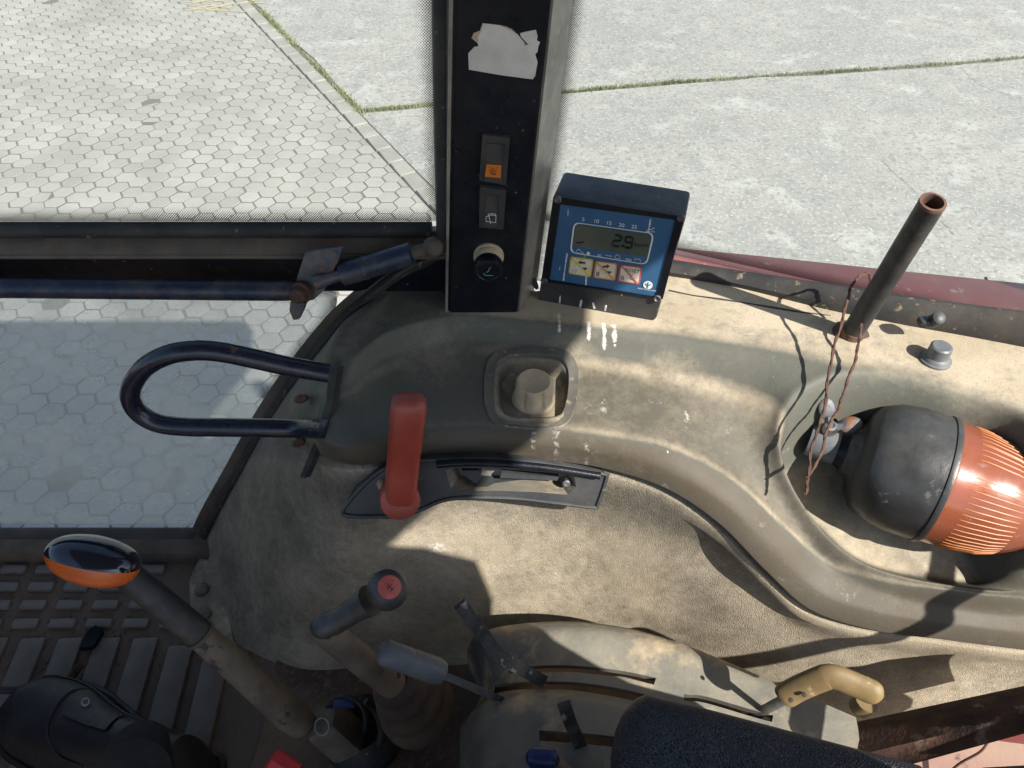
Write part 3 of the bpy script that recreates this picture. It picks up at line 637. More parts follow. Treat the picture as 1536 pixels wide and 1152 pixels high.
rp_ = np.concatenate([[0], np.cumsum(np.maximum(np.linalg.norm(np.diff(CG, axis=0), axis=2).mean(1), .004))]); NT = 400
tt = np.sort(np.concatenate([np.linspace(0, rp_[-1], NT - 60), np.linspace(rp_[4] - .004, rp_[8] + .006, 60)]))
S3 = hermite(Gs.transpose(1, 0, 2), rp_, tt, True)                    # NT x NS x 3
rowidx = np.interp(tt, rp_, np.arange(len(rp_)))[:, None] * np.ones((1, NS)); colidx = (np.interp(ss, cp, np.arange(len(cp))))[None, :] * np.ones((NT, 1))
def sdist(poly, X, Y):
    """signed distance to polygon in plan, positive inside"""
    px = np.array(poly); d = np.full(X.shape, 1e9); ins = np.zeros(X.shape, bool); k = len(px)
    for i in range(k):
        x0, y0 = px[i]; x1, y1 = px[(i + 1) % k]; ex, ey = x1 - x0, y1 - y0
        t = np.clip(((X - x0) * ex + (Y - y0) * ey) / (ex * ex + ey * ey), 0, 1); d = np.minimum(d, np.hypot(X - x0 - t * ex, Y - y0 - t * ey))
        c = ((y0 > Y) != (y1 > Y)) & (X < (x1 - x0) * (Y - y0) / (y1 - y0 + 1e-12) + x0); ins ^= c
    return np.where(ins, d, -d)
def sst(a, b, x): t = np.clip((x - a) / (b - a), 0, 1); return t * t * (3 - 2 * t)
tray_px = [(1166, 650), (1180, 610), (1215, 580), (1270, 562), (1340, 566), (1420, 586), (1495, 605), (1545, 640), (1575, 700), (1590, 780), (1582, 850), (1550, 885), (1500, 891), (1420, 882), (1350, 868), (1290, 846), (1240, 808), (1200, 755), (1175, 705)]
S3o = S3.copy(); fo3 = S3o.reshape(-1, 3); PUo, PVo = 768 + FPX * (fo3 @ RT) / (fo3 @ FW), 576 - FPX * (fo3 @ UP) / (fo3 @ FW)
def surf(u, v): return fo3[((PUo - u) ** 2 + (PVo - v) ** 2).argmin()]
tray3 = smooth([surf(u, v) for u, v in tray_px], 90, True); tray = tray3[:, :2]
X, Y, Z = S3[..., 0], S3[..., 1], S3[..., 2]
topm = sst(7.2, 6.0, rowidx) if False else (rowidx < 5.2)
td = sdist(tray, X, Y); TRF = -.70
tfl = -.662 - np.clip(.60 - Y, 0, .2) * .5
ins_ = (td > -.007) & topm; xi, yi = X[ins_], Y[ins_]
wgt = 1 / ((xi[:, None] - tray[None, :, 0]) ** 2 + (yi[:, None] - tray[None, :, 1]) ** 2 + 2e-6) ** 2
zr_ = (wgt * tray3[None, :, 2]).sum(1) / wgt.sum(1); Zr = Z.copy(); Zr[ins_] = zr_
k_ = sst(.0, .022, td) * topm
tfl = np.minimum(tfl, Zr - .02)
rimz = .003 * np.exp(-(td / .007) ** 2) * topm
wb_ = sst(-.007, .002, td) * topm; Zb = Z * (1 - wb_) + Zr * wb_
S3[..., 2] = Zb * (1 - k_) + tfl * k_ + rimz * (1 - k_)
near_ = (np.abs(td - .004) < .02) & topm
for _ in range(8):
    q_ = S3.copy(); q_[1:-1, 1:-1] = (S3[1:-1, 1:-1] * 2 + S3[:-2, 1:-1] + S3[2:, 1:-1] + S3[1:-1, :-2] + S3[1:-1, 2:]) / 6
    S3[near_] = q_[near_]
X, Y, Z = S3[..., 0], S3[..., 1], S3[..., 2]
# knob well
kn_px = [(750, 553), (768, 546), (830, 546), (848, 556), (851, 580), (848, 608), (836, 622), (800, 625), (764, 622), (750, 610), (748, 580)]
well = smooth([surf(u, v)[:2] for u, v in kn_px], 60, True)
wd = sdist(well, X, Y); k2 = sst(-.001, .006, wd) * topm
S3[..., 2] = S3[..., 2] * (1 - k2) + (surf(800, 585)[2] - .016) * k2
# shallow thumb dent on the panel near the wheel and general moulding unevenness
S3[..., 1] += (rowidx > 8.3) * .012 * np.exp(-(((X - .27) / .05) ** 2 + ((Z + .74) / .05) ** 2))
# masks
rs = np.random.RandomState(3)
shelf = sst(1.15, .8, rowidx); slope = sst(.8, 1.1, rowidx) * sst(2.1, 1.7, rowidx); topp = sst(1.8, 2.2, rowidx) * sst(3.9, 3.4, rowidx); brow = sst(3.6, 4.2, rowidx) * sst(7.2, 6.6, rowidx); panel = sst(7.0, 7.8, rowidx)
flank = sst(3.4, 1.9, colidx); leftside = sst(.06, -.06, X)  # left side toned duller and cooler: part of its shade is in the colour
dust = .95 * shelf * (1 - .85 * sst(-.02, -.09, X)) + .10 * slope + topp * (.17 + .55 * np.exp(-((rowidx - 2.12) / .16) ** 2) + .5 * np.exp(-((rowidx - 3.7) / .35) ** 2)) * (1 - .6 * leftside) + .08 * brow + panel * (.25 + .42 * sst(-.69, -.79, Z - .35 * np.clip(.52 - Y, 0, .2) * 0) + .6 * np.exp(-((rowidx - 7.9) / .22) ** 2))  # pale line below the brow is an edge highlight painted in with the dust
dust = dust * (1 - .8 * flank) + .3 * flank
intray = sst(.0, .012, td) * topm
dust = dust * (1 - intray) + intray * (.08 + .62 * sst(.017, .026, td))
dust = np.maximum(dust, .95 * np.exp(-((wd + .004) / .004) ** 2) * topm * .7); dust = np.where(wd > .004, .8 * topm + dust * (~topm), dust)
for (u, v, r_, a) in [(1130, 690, .02, .9), (1085, 715, .016, .7), (1000, 560, .03, .55), (850, 545, .03, .6), (660, 540, .05, .4), (590, 830, .05, .35), (930, 820, .05, .25), (640, 840, .013, .6)]:
    zz = -.593 if v < 780 else -.75
    c = az(u, v, zz) if v < 780 else ay(u, v, .53)
    dd = np.sqrt((X - c[0]) ** 2 + (Y - c[1]) ** 2 + (Z - c[2]) ** 2); dust = np.maximum(dust, a * np.exp(-(dd / r_) ** 2))
grain = panel * (1 - .7 * flank) + .35 * shelf
white = np.zeros_like(X)
for (u, v, l, a, wpx) in [(838, 470, 24, .9, 4), (865, 480, 18, .5, 4), (884, 484, 22, 1, 5), (906, 486, 34, 1, 5), (921, 488, 26, .9, 6), (800, 650, 10, .36, 14), (835, 650, 10, .42, 15), (880, 668, 12, .36, 9), (1030, 620, 18, .36, 12), (1160, 560, 16, .36, 4), (1002, 676, 3, .5, 3), (905, 600, 20, .33, 14)]:
    PU, PV = proj(S3.reshape(-1, 3)) if False else (None, None)
    c0 = surf(u, v); c1 = surf(u, v + l)
    d_ = c1 - c0; t = np.clip(((X - c0[0]) * d_[0] + (Y - c0[1]) * d_[1]) / (d_[0] ** 2 + d_[1] ** 2), 0, 1)
    dd = np.hypot(X - c0[0] - t * d_[0], Y - c0[1] - t * d_[1]); white = np.maximum(white, a * np.exp(-(dd / (wpx * .00045)) ** 2) * (rowidx < 6))
c = ay(655, 838, .53); dd = np.sqrt((X - c[0]) ** 2 + (Z - c[2]) ** 2); white = np.maximum(white, .6 * np.exp(-(dd / .012) ** 2) * (rowidx > 7))
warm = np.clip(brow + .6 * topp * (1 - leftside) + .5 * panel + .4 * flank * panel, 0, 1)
cm = bpy.data.meshes.new('shell'); V = S3.reshape(-1, 3) - np.array(BASE[cons.name])
ii = (np.arange(NT - 1)[:, None] * NS + np.arange(NS - 1)[None, :]).reshape(-1)
F4 = np.stack([ii, ii + NS, ii + NS + 1, ii + 1], 1)
cm.vertices.add(len(V)); cm.vertices.foreach_set('co', V.reshape(-1).astype(np.float32))
cm.loops.add(F4.size); cm.loops.foreach_set('vertex_index', F4.reshape(-1).astype(np.int32))
cm.polygons.add(len(F4)); cm.polygons.foreach_set('loop_start', (np.arange(len(F4)) * 4).astype(np.int32)); cm.polygons.foreach_set('loop_total', np.full(len(F4), 4, np.int32)); cm.polygons.foreach_set('use_smooth', np.ones(len(F4), bool))
cm.update(calc_edges=True); cm.validate()
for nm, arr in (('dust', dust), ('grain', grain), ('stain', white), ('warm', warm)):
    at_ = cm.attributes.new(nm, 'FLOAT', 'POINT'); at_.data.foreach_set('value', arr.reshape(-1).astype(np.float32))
def console_mat():
    m = bpy.data.materials.new('dusty_console_plastic'); m.use_nodes = True; t = m.node_tree; N, L = t.nodes, t.links; b = N['Principled BSDF']
    co = N.new('ShaderNodeTexCoord').outputs['Object']
    def A(n): x = N.new('ShaderNodeAttribute'); x.attribute_name = n; return x.outputs['Fac']
    def noise(s, d=6, r=.6): n = N.new('ShaderNodeTexNoise'); n.inputs['Scale'].default_value = s; n.inputs['Detail'].default_value = d; n.inputs['Roughness'].default_value = r; L.new(co, n.inputs['Vector']); return n.outputs[0]
    def mr(x, a, bb, c=0, d=1): n = N.new('ShaderNodeMapRange'); n.inputs['From Min'].default_value = a; n.inputs['From Max'].default_value = bb; n.inputs['To Min'].default_value = c; n.inputs['To Max'].default_value = d; L.new(x, n.inputs[0]); return n.outputs[0]
    def ma(op, x, y):
        n = N.new('ShaderNodeMath'); n.operation = op; n.use_clamp = False
        for i, q in enumerate((x, y)):
            if isinstance(q, (int, float)): n.inputs[i].default_value = q
            else: L.new(q, n.inputs[i])
        return n.outputs[0]
    def mix(f, a, bb):
        n = N.new('ShaderNodeMix'); n.data_type = 'RGBA'
        L.new(f, n.inputs[0])
        for i, q in ((6, a), (7, bb)):
            if isinstance(q, tuple): n.inputs[i].default_value = (*q, 1)
            else: L.new(q, n.inputs[i])
        return n.outputs[2]
    vor = N.new('ShaderNodeTexVoronoi'); vor.feature = 'DISTANCE_TO_EDGE'; vor.inputs['Scale'].default_value = 430; L.new(co, vor.inputs['Vector']); cellh = mr(vor.outputs['Distance'], 0, .28)
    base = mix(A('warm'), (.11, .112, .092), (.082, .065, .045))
    base = mix(ma('MULTIPLY', mr(noise(9), .42, .66), .6), base, (.1, .095, .08))
    # dust and the painted edge highlight: attribute plus broken noise; sits in the grain valleys
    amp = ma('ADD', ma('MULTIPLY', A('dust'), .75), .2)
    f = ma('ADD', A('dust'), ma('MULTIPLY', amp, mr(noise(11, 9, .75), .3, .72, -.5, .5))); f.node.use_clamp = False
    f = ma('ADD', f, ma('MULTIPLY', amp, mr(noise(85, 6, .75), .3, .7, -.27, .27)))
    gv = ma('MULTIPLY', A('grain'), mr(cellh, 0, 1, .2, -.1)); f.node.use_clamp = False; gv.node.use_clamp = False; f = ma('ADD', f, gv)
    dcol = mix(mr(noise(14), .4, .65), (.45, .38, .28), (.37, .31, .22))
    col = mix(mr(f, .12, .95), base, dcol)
    sc1 = mr(noise(33, 12, .8), .6, .67); col = mix(ma('MULTIPLY', sc1, .38), col, (.4, .37, .31))
    sc2 = mr(noise(48, 10, .8), .61, .66); col = mix(ma('MULTIPLY', sc2, .45), col, (.1, .08, .058))
    fine = mr(noise(420, 3, .7), .35, .65); col = mix(ma('MULTIPLY', fine, .16), col, (.06, .05, .038))
    sp = mr(noise(230, 2), .68, .74); col = mix(ma('MULTIPLY', sp, .5), col, (.07, .055, .04))
    w_ = ma('MULTIPLY', mr(ma('MULTIPLY', A('stain'), mr(noise(170, 4, .7), .3, .6)), .2, .5), .85); col = mix(w_, col, (.6, .58, .53))
    L.new(col, b.inputs['Base Color']); L.new(mr(f, 0, 1, .58, .92), b.inputs['Roughness']); b.inputs['Specular IOR Level'].default_value = .28
    b1 = N.new('ShaderNodeBump'); b1.inputs['Distance'].default_value = .0012; L.new(ma('MULTIPLY', A('grain'), .42), b1.inputs['Strength']); L.new(cellh, b1.inputs['Height'])
    b2 = N.new('ShaderNodeBump'); b2.inputs['Strength'].default_value = .35; b2.inputs['Distance'].default_value = .001; L.new(noise(260, 6, .75), b2.inputs['Height']); L.new(b1.outputs[0], b2.inputs['Normal'])
    b3 = N.new('ShaderNodeBump'); b3.inputs['Strength'].default_value = .25; b3.inputs['Distance'].default_value = .006; L.new(noise(22, 3, .5), b3.inputs['Height']); L.new(b2.outputs[0], b3.inputs['Normal'])
    L.new(b3.outputs[0], b.inputs['Normal']); return m
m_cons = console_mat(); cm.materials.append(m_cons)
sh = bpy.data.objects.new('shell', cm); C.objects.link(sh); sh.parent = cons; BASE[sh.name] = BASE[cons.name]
# door-side seal along the arch
seal_px = [(672, 372), (640, 392), (600, 410), (560, 440), (510, 485), (455, 552), (405, 624), (355, 712), (322, 770), (300, 818), (292, 850)]
sealp = smooth([ay(u, v, .733) for u, v in seal_px], 60)
obj('arch_seal', MB().tube(sealp, .0062, 10).tube(sealp + nrm((.5, -.4, .6)) * .011, .0038, 8), m_rubber, cons)
band = [ay(u - 10, v - 2, .742) for u, v in seal_px]
obj('arch_flange', MB().tube(smooth(band, 60), .0115, 10, flat=.5, upv=(0, 1, 0)), m_lip, cons)
# foot flange with two bolts
fp = [(300, 835), (322, 846), (337, 880), (343, 930), (352, 968), (330, 978), (298, 965), (286, 915), (284, 870)]
flg = obj('foot_flange', MB().prism([az(u, v, -1.063) for u, v in fp], (0, 0, -.025)), m_quad, cons)
for u, v in ((303, 886), (307, 922)):
    obj('flange_bolt', MB().lathe([(0, .0105), (.005, .0105), (.0065, .008), (.0065, 0)], az(u, v, -1.063), (0, 0, 1), 16), m_cast, flg)
obj('ledge_seam', MB().tube([surf(u, v) + (0, 0, .0003) for u, v in [(1003, 437), (1040, 443), (1080, 449), (1120, 455), (1160, 461), (1200, 468), (1245, 474)]], [.0012, .0009, .0014, .0008, .0016, .0012, .0005], 6), m_ink, cons)
# bezel round the knob well
bz_o = smooth([surf(u, v)[:2] for u, v in [(728, 560), (733, 540), (752, 526), (795, 522), (838, 524), (858, 534), (866, 555), (866, 590), (860, 620), (846, 638), (815, 644), (770, 642), (740, 634), (728, 612), (726, 585)]], 70, True)
def topz(x, y):
    d = (S3[..., 0] - x) ** 2 + (S3[..., 1] - y) ** 2 + (rowidx > 5) * 9; return S3[..., 2].reshape(-1)[d.argmin()]
bzr = [fo3[((fo3[:, 0] - x) ** 2 + (fo3[:, 1] - y) ** 2 + (rowidx.reshape(-1) > 5) * 9).argmin()][2] for x, y in bz_o]; bz_mid = bz_o.mean(0)
def ringpt(f, dz): return np.array([[*(bz_mid + (p - bz_mid) * f), z + dz] for p, z in zip(bz_o, bzr)])
loops = [ringpt(1.0, -.004), ringpt(1.0, .0008), ringpt(.985, .002), ringpt(.96, .0016), ringpt(.80, .0012), ringpt(.775, -.001), ringpt(.76, -.022)]
G = np.array(loops); G = np.concatenate([G, G[:, :1]], 1)
m_bezel = mat('dusty_bezel_plastic', (.05, .055, .056), .6, c2=(.1, .095, .085), s2=14, lo=.4, hi=.65, c3=(.32, .26, .18), s3=70, lo3=.58, hi3=.68, bump=.2, up=(.22, .19, .14), upamt=.45)
bz = obj('knob_bezel', MB().grid(G), m_bezel, cons)
# black pull pocket under the brow: plate lying on the panel
def panel_pt(u, v, off=0):
    """point of the console shell seen along a ray, lifted towards the cab"""
    pu, pv = PU_, PV_
    d = (pu - u) ** 2 + (pv - v) ** 2; i = d.argmin(); return S3.reshape(-1, 3)[i]
PU_, PV_ = proj(S3.reshape(-1, 3).T.T) if False else (768 + FPX * (S3.reshape(-1, 3) @ RT) / (S3.reshape(-1, 3) @ FW), 576 - FPX * (S3.reshape(-1, 3) @ UP) / (S3.reshape(-1, 3) @ FW))
hp_ = Plane((0, .515, -.68), (0.02, -1, .42))
plate_px = [(514, 768), (530, 745), (556, 718), (580, 702), (612, 694), (660, 690), (720, 689), (790, 693), (850, 701), (905, 711), (910, 716), (897, 756), (890, 761), (840, 755), (780, 748), (730, 746), (690, 747), (660, 752), (630, 765), (600, 774), (560, 775), (525, 774)]
pock_px = [(669, 706), (678, 702), (720, 702), (790, 705), (850, 712), (862, 716), (864, 730), (852, 742), (800, 738), (740, 736), (690, 738), (676, 734)]
hd = thing('pull_handle_plate', 'black plastic pocket plate with curved handle under the brow', 'handle plate', hp_.hit(720, 730))
ppt = [hp_.hit(u, v, 0) for u, v in plate_px]; pk = [hp_.hit(u, v, 0) for u, v in pock_px]
obj('plate', MB().prism(ppt, np.array((0, .03, -.012)), [pk]), m_blackp, hd)
kk = np.array((0, .026, -.01)); n_ = len(pk); pk2 = [np.mean(pk, 0) + (p - np.mean(pk, 0)) * .86 + kk for p in pk]
obj('pocket', MB().add(pk + pk2, [(i, (i + 1) % n_, (i + 1) % n_ + n_, i + n_) for i in range(n_)] + [tuple(range(n_, 2 * n_))]), m_quad, hd, 25)
obj('plate_rim', MB().tube(smooth([hp_.hit(u, v, .001) for u, v in plate_px], 120, True).tolist() + [hp_.hit(514, 768, .001)], .0022, 8, False), m_blackp, hd)
hb = smooth([hp_.hit(u, v, .006) for u, v in [(655, 697), (700, 694), (760, 696), (830, 703), (900, 714)]], 24)
obj('handle_lip', MB().tube(hb, .0042, 10), m_black, hd)
sc_ = hp_.hit(849, 722, -.012); obj('screw', MB().lathe([(0, .0045), (.006, .0045), (.007, .003), (.0065, 0)], sc_, hp_.n, 14), m_steel, hd)
obj('pocket_rib', MB().prism([hp_.hit(u, v, -.012) for u, v in [(752, 709), (838, 716), (836, 721), (750, 717)]], (0, .008, -.003)).prism([hp_.hit(u, v, -.006) for u, v in [(692, 706), (718, 706), (722, 718), (714, 726), (700, 716)]], (0, .018, -.006)).prism([hp_.hit(u, v, -.008) for u, v in [(712, 733), (714, 729), (800, 735), (800, 739)]], (0, .018, -.003)), m_blackp, hd)

# ------------------------------------------------------------------ knob in its well
kb_ = thing('dial_knob', 'fluted dusty tan dial knob in the square console well', 'knob', az(800, 604, -.61))
kz = surf(800, 585)[2] - .012; kpos = az(800, 601, kz); kax = nrm((.0, -.1, 1)); prof = []
mb = MB(); n = 48; lv = [(0, .024, 0), (.006, .0235, 0), (.008, .0212, .003), (.03, .0196, .0028), (.033, .0186, .001), (.034, .0172, 0), (.0335, .0158, 0), (.0335, .0001, 0)]
u_ = nrm(np.cross(kax, (0, 1, .1))); q_ = np.cross(kax, u_); vs = []
for hgt, r, fl_ in lv:
    for j in range(n):
        a = 2 * math.pi * j / n; rr = r - fl_ * (1 if (j % 8) in (0,) else 0) + fl_ * .3 * (j % 8 in (3, 4, 5)); vs.append(kpos + kax * hgt + (u_ * math.cos(a) + q_ * math.sin(a)) * rr)
mb.add(vs, [(i * n + j, i * n + (j + 1) % n, (i + 1) * n + (j + 1) % n, (i + 1) * n + j) for i in range(len(lv) - 1) for j in range(n)])
obj('knob_body', mb, m_tanknob, kb_, 50)
obj('knob_plate', MB().prism([az(u, v, kz + .002) for u, v in [(752, 575), (770, 552), (834, 552), (832, 626), (770, 627), (752, 615)]], (0, 0, -.006)), m_quad, kb_)

# ------------------------------------------------------------------ red lever
rlv = thing('red_lever', 'red plastic hand lever with round boss on the console', 'lever', hp_.hit(600, 750))
tp, bt = ay(614, 600, .53), ay(600, 742, .505)
ax3 = nrm(tp - bt); side = nrm(np.cross(ax3, (0, -1, -.6))); dep = np.cross(side, ax3)
def sect(c, wd_, dp, n=20, e=.55):
    return [c + side * wd_ * np.sign(math.cos(a)) * abs(math.cos(a)) ** e + dep * dp * np.sign(math.sin(a)) * abs(math.sin(a)) ** e for a in np.linspace(0, 2 * math.pi, n, endpoint=False)]
Lh = np.linalg.norm(tp - bt); G = []
for f, wd_, dp in [(-.12, .014, .012), (0, .0165, .015), (.25, .0172, .0145), (.5, .0168, .014), (.505, .0172, .0144), (.9, .0178, .014), (.98, .0172, .0135), (1.02, .014, .011), (1.03, .008, .006), (1.03, .0005, .0005)]:
    r_ = sect(bt + ax3 * Lh * f, wd_, dp); G.append(r_ + [r_[0]])
obj('handle', MB().grid(G), m_red, rlv, 50)
bdir = nrm(-ray(603, 750) * .75 + np.array((0, 0, -.35)))
obj('boss', MB().lathe([(-.03, .0205), (.0, .0212), (.012, .0215), (.0155, .0205), (.0165, .0185), (.0172, .008), (.0174, 0)], bt + ax3 * -.004 - bdir * .004, bdir, 32), m_red, rlv)
obj('pivot_stub', MB().tube([bt + (-.018, .012, -.004), bt + (-.028, .03, -.006)], .006, 10), m_tanknob, rlv)

# ------------------------------------------------------------------ performance monitor
TL, TR_, BR_, BL_ = np.array((.047, .722, -.419)), np.array((.177, .684, -.421)), np.array((.169, .686, -.558)), np.array((.0335, .722, -.557))
mp = Plane((TL + BR_) / 2, np.cross(TR_ - TL, BL_ - TL)); 
if mp.n[1] > 0: mp.n = -mp.n
mon = thing('tractor_monitor', 'black boxed monitor with blue face reading 2.9 beside the pillar', 'monitor', (BL_ + BR_) / 2)
MC = (690, 250, 4.389)
def mx(pts, off): return [mp.hit(MC[0] + x / MC[2], MC[1] + y / MC[2], off) for x, y in pts]
front = mx([(612, 205), (622, 185), (645, 178), (1462, 310), (1482, 320), (1485, 340), (1295, 990), (1280, 1005), (1265, 1004), (535, 886), (520, 880), (518, 862)], 0)
bk = np.array((.012, .045, .0))
nf = len(front); ctr = np.mean(front, 0)
inn_ = [ctr + (p - ctr) * .985 + mp.n * .003 for p in front]; back = [p + bk for p in front]
mb = MB().add(inn_ + front + back, [tuple(range(nf))] + [(nf + i, nf + (i + 1) % nf, (i + 1) % nf, i) for i in range(nf)] + [(2 * nf + i, 2 * nf + (i + 1) % nf, nf + (i + 1) % nf, nf + i) for i in range(nf)] + [tuple(range(3 * nf - 1, 2 * nf - 1, -1))])
obj('housing', mb, m_blackp, mon, 35)
obj('bezel_frame', MB().prism(mx([(622, 195), (1475, 330), (1335, 872), (538, 755)], .006), mp.n * -.003, [mx([(660, 248), (1418, 352), (1290, 860), (588, 748)], .006)]), m_black, mon)
fp_ = obj('face_plate', MB().prism(mx([(660, 248), (1405, 350), (1420, 362), (1292, 850), (1270, 862), (588, 748)], .0045), mp.n * -.002), m_blueplate, mon)
def rr(pts, off, k=.14, n=5):
    """rounded polygon on the monitor face"""
    P_ = [np.array(p, float) for p in pts]; out = []
    for i in range(len(P_)):
        a, b, c = P_[i - 1], P_[i], P_[(i + 1) % len(P_)]; p0 = b + (a - b) * k * 1.0; p1 = b + (c - b) * k * (np.linalg.norm(a - b) / max(1, np.linalg.norm(c - b)))
        if np.linalg.norm(c - b) < np.linalg.norm(a - b): p0 = b + (a - b) * k * np.linalg.norm(c - b) / np.linalg.norm(a - b); p1 = b + (c - b) * k
        for t in np.linspace(0, 1, n): out.append((1 - t) ** 2 * p0 + 2 * t * (1 - t) * b + t * t * p1)
    return out
disp = [(748, 366), (1280, 440), (1232, 648), (722, 566)]
obj('display_outline', MB().prism(mx(rr(disp, 0, .2), .0052), mp.n * -.001, [mx(rr(shrink(disp, .965), 0, .2), .0052)]), m_white, fp_)
lcd = obj('display', MB().prism(mx(rr([(762, 380), (1264, 450), (1236, 596), (742, 522)], 0, .14), .0052), mp.n * -.001), m_lcd, mon)
exm = nrm(mp.hit(1000, 340) - mp.hit(860, 320)); eym = nrm(mp.hit(860, 320) - mp.hit(850, 400)); eym = nrm(eym - exm * (eym @ exm) * .6)
def seg7(d, ox, oy, mb):
    on = {'2': 'abged', '9': 'abcdfg'}[d]; w_, h_ = 34, 42
    L7 = {'a': ((0, 0), (1, 0)), 'b': ((1, 0), (1, 1)), 'c': ((1, 1), (1, 2)), 'd': ((0, 2), (1, 2)), 'e': ((0, 1), (0, 2)), 'f': ((0, 0), (0, 1)), 'g': ((0, 1), (1, 1))}
    for k in on:
        p, q2 = L7[k]; f = lambda c: (ox + c[0] * w_ * 1.35 + c[1] * -6, oy + c[1] * h_ * .85 + c[0] * 6)
        a, b = np.array(f(p)), np.array(f(q2)); a2, b2 = a + (b - a) * .08, b - (b - a) * .08
        mb.tube(mx([a2, b2], .0056), .0011, 6)
m2 = MB(); seg7('2', 1018, 450, m2); obj('digit', m2, m_lcdseg, lcd)
m2 = MB(); seg7('9', 1095, 461, m2); obj('digit', m2, m_lcdseg, lcd)
obj('decimal_point', MB().box(mx([(1074, 521)], .0056)[0], (.0026, .0014, .0026)), m_lcdseg, lcd)
obj('unit_text', MB().text('km/h', .0075, mx([(1192, 518)], .0056)[0], exm, eym), m_lcdseg, lcd)
obj('bar_mark', MB().tube(mx([(765, 500), (790, 503), (815, 495)], .0056), .0006, 5), m_lcdseg, lcd)
for tx_, x, y in [('5', 812, 348), ('10', 897, 360), ('15', 981, 372), ('20', 1064, 386), ('25', 1147, 398)]: obj('scale_numeral', MB().text(tx_, .0062, mx([(x, y)], .0048)[0], exm, eym), m_white, fp_)
# small row of pictograms under the display and the rabbit at the scale end
ic = lambda *ps: obj('pictogram', [MB()] and (lambda q: ([q.tube(mx(p, .005), .0003, 5) for p in ps], q)[1])(MB()), m_white, fp_)
for ox, oy in [(765, 556), (1020, 592)]: ic([(ox, oy), (ox + 12, oy - 14), (ox + 26, oy - 6), (ox + 36, oy + 14), (ox, oy + 12), (ox, oy)])
ic([(1150, 620), (1150, 606), (1185, 610), (1188, 628)]); ic([(1090, 605), (1130, 612)]); ic([(1090, 613), (1130, 620)]); ic([(955, 583), (1003, 590)]); ic([(805, 560), (812, 574)])
obj('pictogram', MB().lathe([(0, .002), (.0004, .002), (.0004, 0)], mx([(845, 570)], .0048)[0], mp.n, 10), m_white, fp_); ic([(905, 578), (930, 581)]); ic([(905, 586), (930, 589)])
ic([(1225, 428), (1240, 412), (1262, 414), (1285, 430), (1225, 428)]); ic([(1262, 412), (1272, 400), (1282, 410)])
def button(pts, bm, lab, deco):
    bt_ = obj('button', MB().prism(mx(rr(pts, 0, .15), .0056), mp.n * -.0015, [mx(rr(shrink(pts, .87), 0, .15), .0056)]), bm, mon); bt_['label'] = lab
    obj('key_top', MB().prism(mx(rr(shrink(pts, .87), 0, .15), .006), mp.n * -.0012), m_cream, bt_)
    P_ = shrink(pts, .87); c = mx([np.array(P_[0]) * .96 + np.array(P_[2]) * .04, np.array(P_[0]) * .06 + np.array(P_[2]) * .94], .0062)
    obj('diagonal_stripe', MB().tube(c, .0009, 6), bm, bt_)
    m2 = MB(); deco(m2); obj('key_mark', m2, m_ink, bt_)
def arrow(m2, x, y, d): m2.prism(mx([(x - 24 * d, y + 2), (x - 4 * d, y - 12 * 1), (x - 4 * d, y - 4), (x + 24 * d, y), (x + 24 * d, y + 10), (x - 4 * d, y + 8), (x - 4 * d, y + 14)], .0064), mp.n * -.0003)
def tri(m2, x, y): m2.prism(mx([(x - 18, y - 8), (x + 20, y - 4), (x, y + 14)], .0064), mp.n * -.0003)
def eight(m2, x, y): m2.text('8', .0085, mx([(x, y)], .0062)[0], exm, eym)
button([(727, 592), (878, 612), (862, 728), (712, 704)], m_ybord, 'yellow rimmed key with left arrow', lambda m2: (arrow(m2, 802, 630, 1), tri(m2, 820, 672), m2.text('(-)', .006, mx([(752, 682)], .0062)[0], exm, eym)))
button([(892, 620), (1036, 640), (1022, 752), (876, 730)], m_obord, 'orange rimmed key with right arrow', lambda m2: (arrow(m2, 963, 655, -1), tri(m2, 980, 696), eight(m2, 907, 708), arrow(m2, 940, 718, 1) if False else None))
button([(1055, 645), (1198, 662), (1182, 778), (1036, 756)], m_rbord, 'red rimmed key reading RESET', lambda m2: (m2.text('RESET', .0062, mx([(1135, 686)], .0062)[0], exm, eym), eight(m2, 1068, 735), m2.text('OK', .005, mx([(1140, 738)], .0062)[0], exm, eym)))
lg = mx([(1237, 780)], .005)[0]
mb = MB().lathe([(0, .0052), (.0004, .0052), (.0004, 0)], lg - mp.n * .0002, mp.n, 20); lgo = obj('leaf_emblem', mb, m_white, fp_)
obj('leaf_veins', MB().tube([lg + eym * -.004 + mp.n * .0005, lg + eym * .004 + mp.n * .0005], .00045, 5).tube([lg + eym * -.001 + mp.n * .0005, lg + exm * .003 + eym * .002 + mp.n * .0005], .0004, 5).tube([lg + eym * -.001 + mp.n * .0005, lg - exm * .003 + eym * .002 + mp.n * .0005], .0004, 5), m_blueplate, fp_)
obj('brand_line', MB().text('NEW HOLLAND', .0028, mx([(1230, 810)], .005)[0], exm, eym), m_white, fp_)
for x, y in [(645, 213), (1455, 333), (555, 748), (1300, 862)]:
    p = mx([(x, y)], .005)[0]; so_ = obj('screw', MB().lathe([(0, .0042), (.002, .0042), (.003, .0034), (.0015, .0024), (.0012, 0)], p, mp.n, 14), m_steel, mon)
m_drip = mat('white_drip', (.5, .52, .53), .7, c2=(.35, .37, .4), s2=150)
mb = MB()
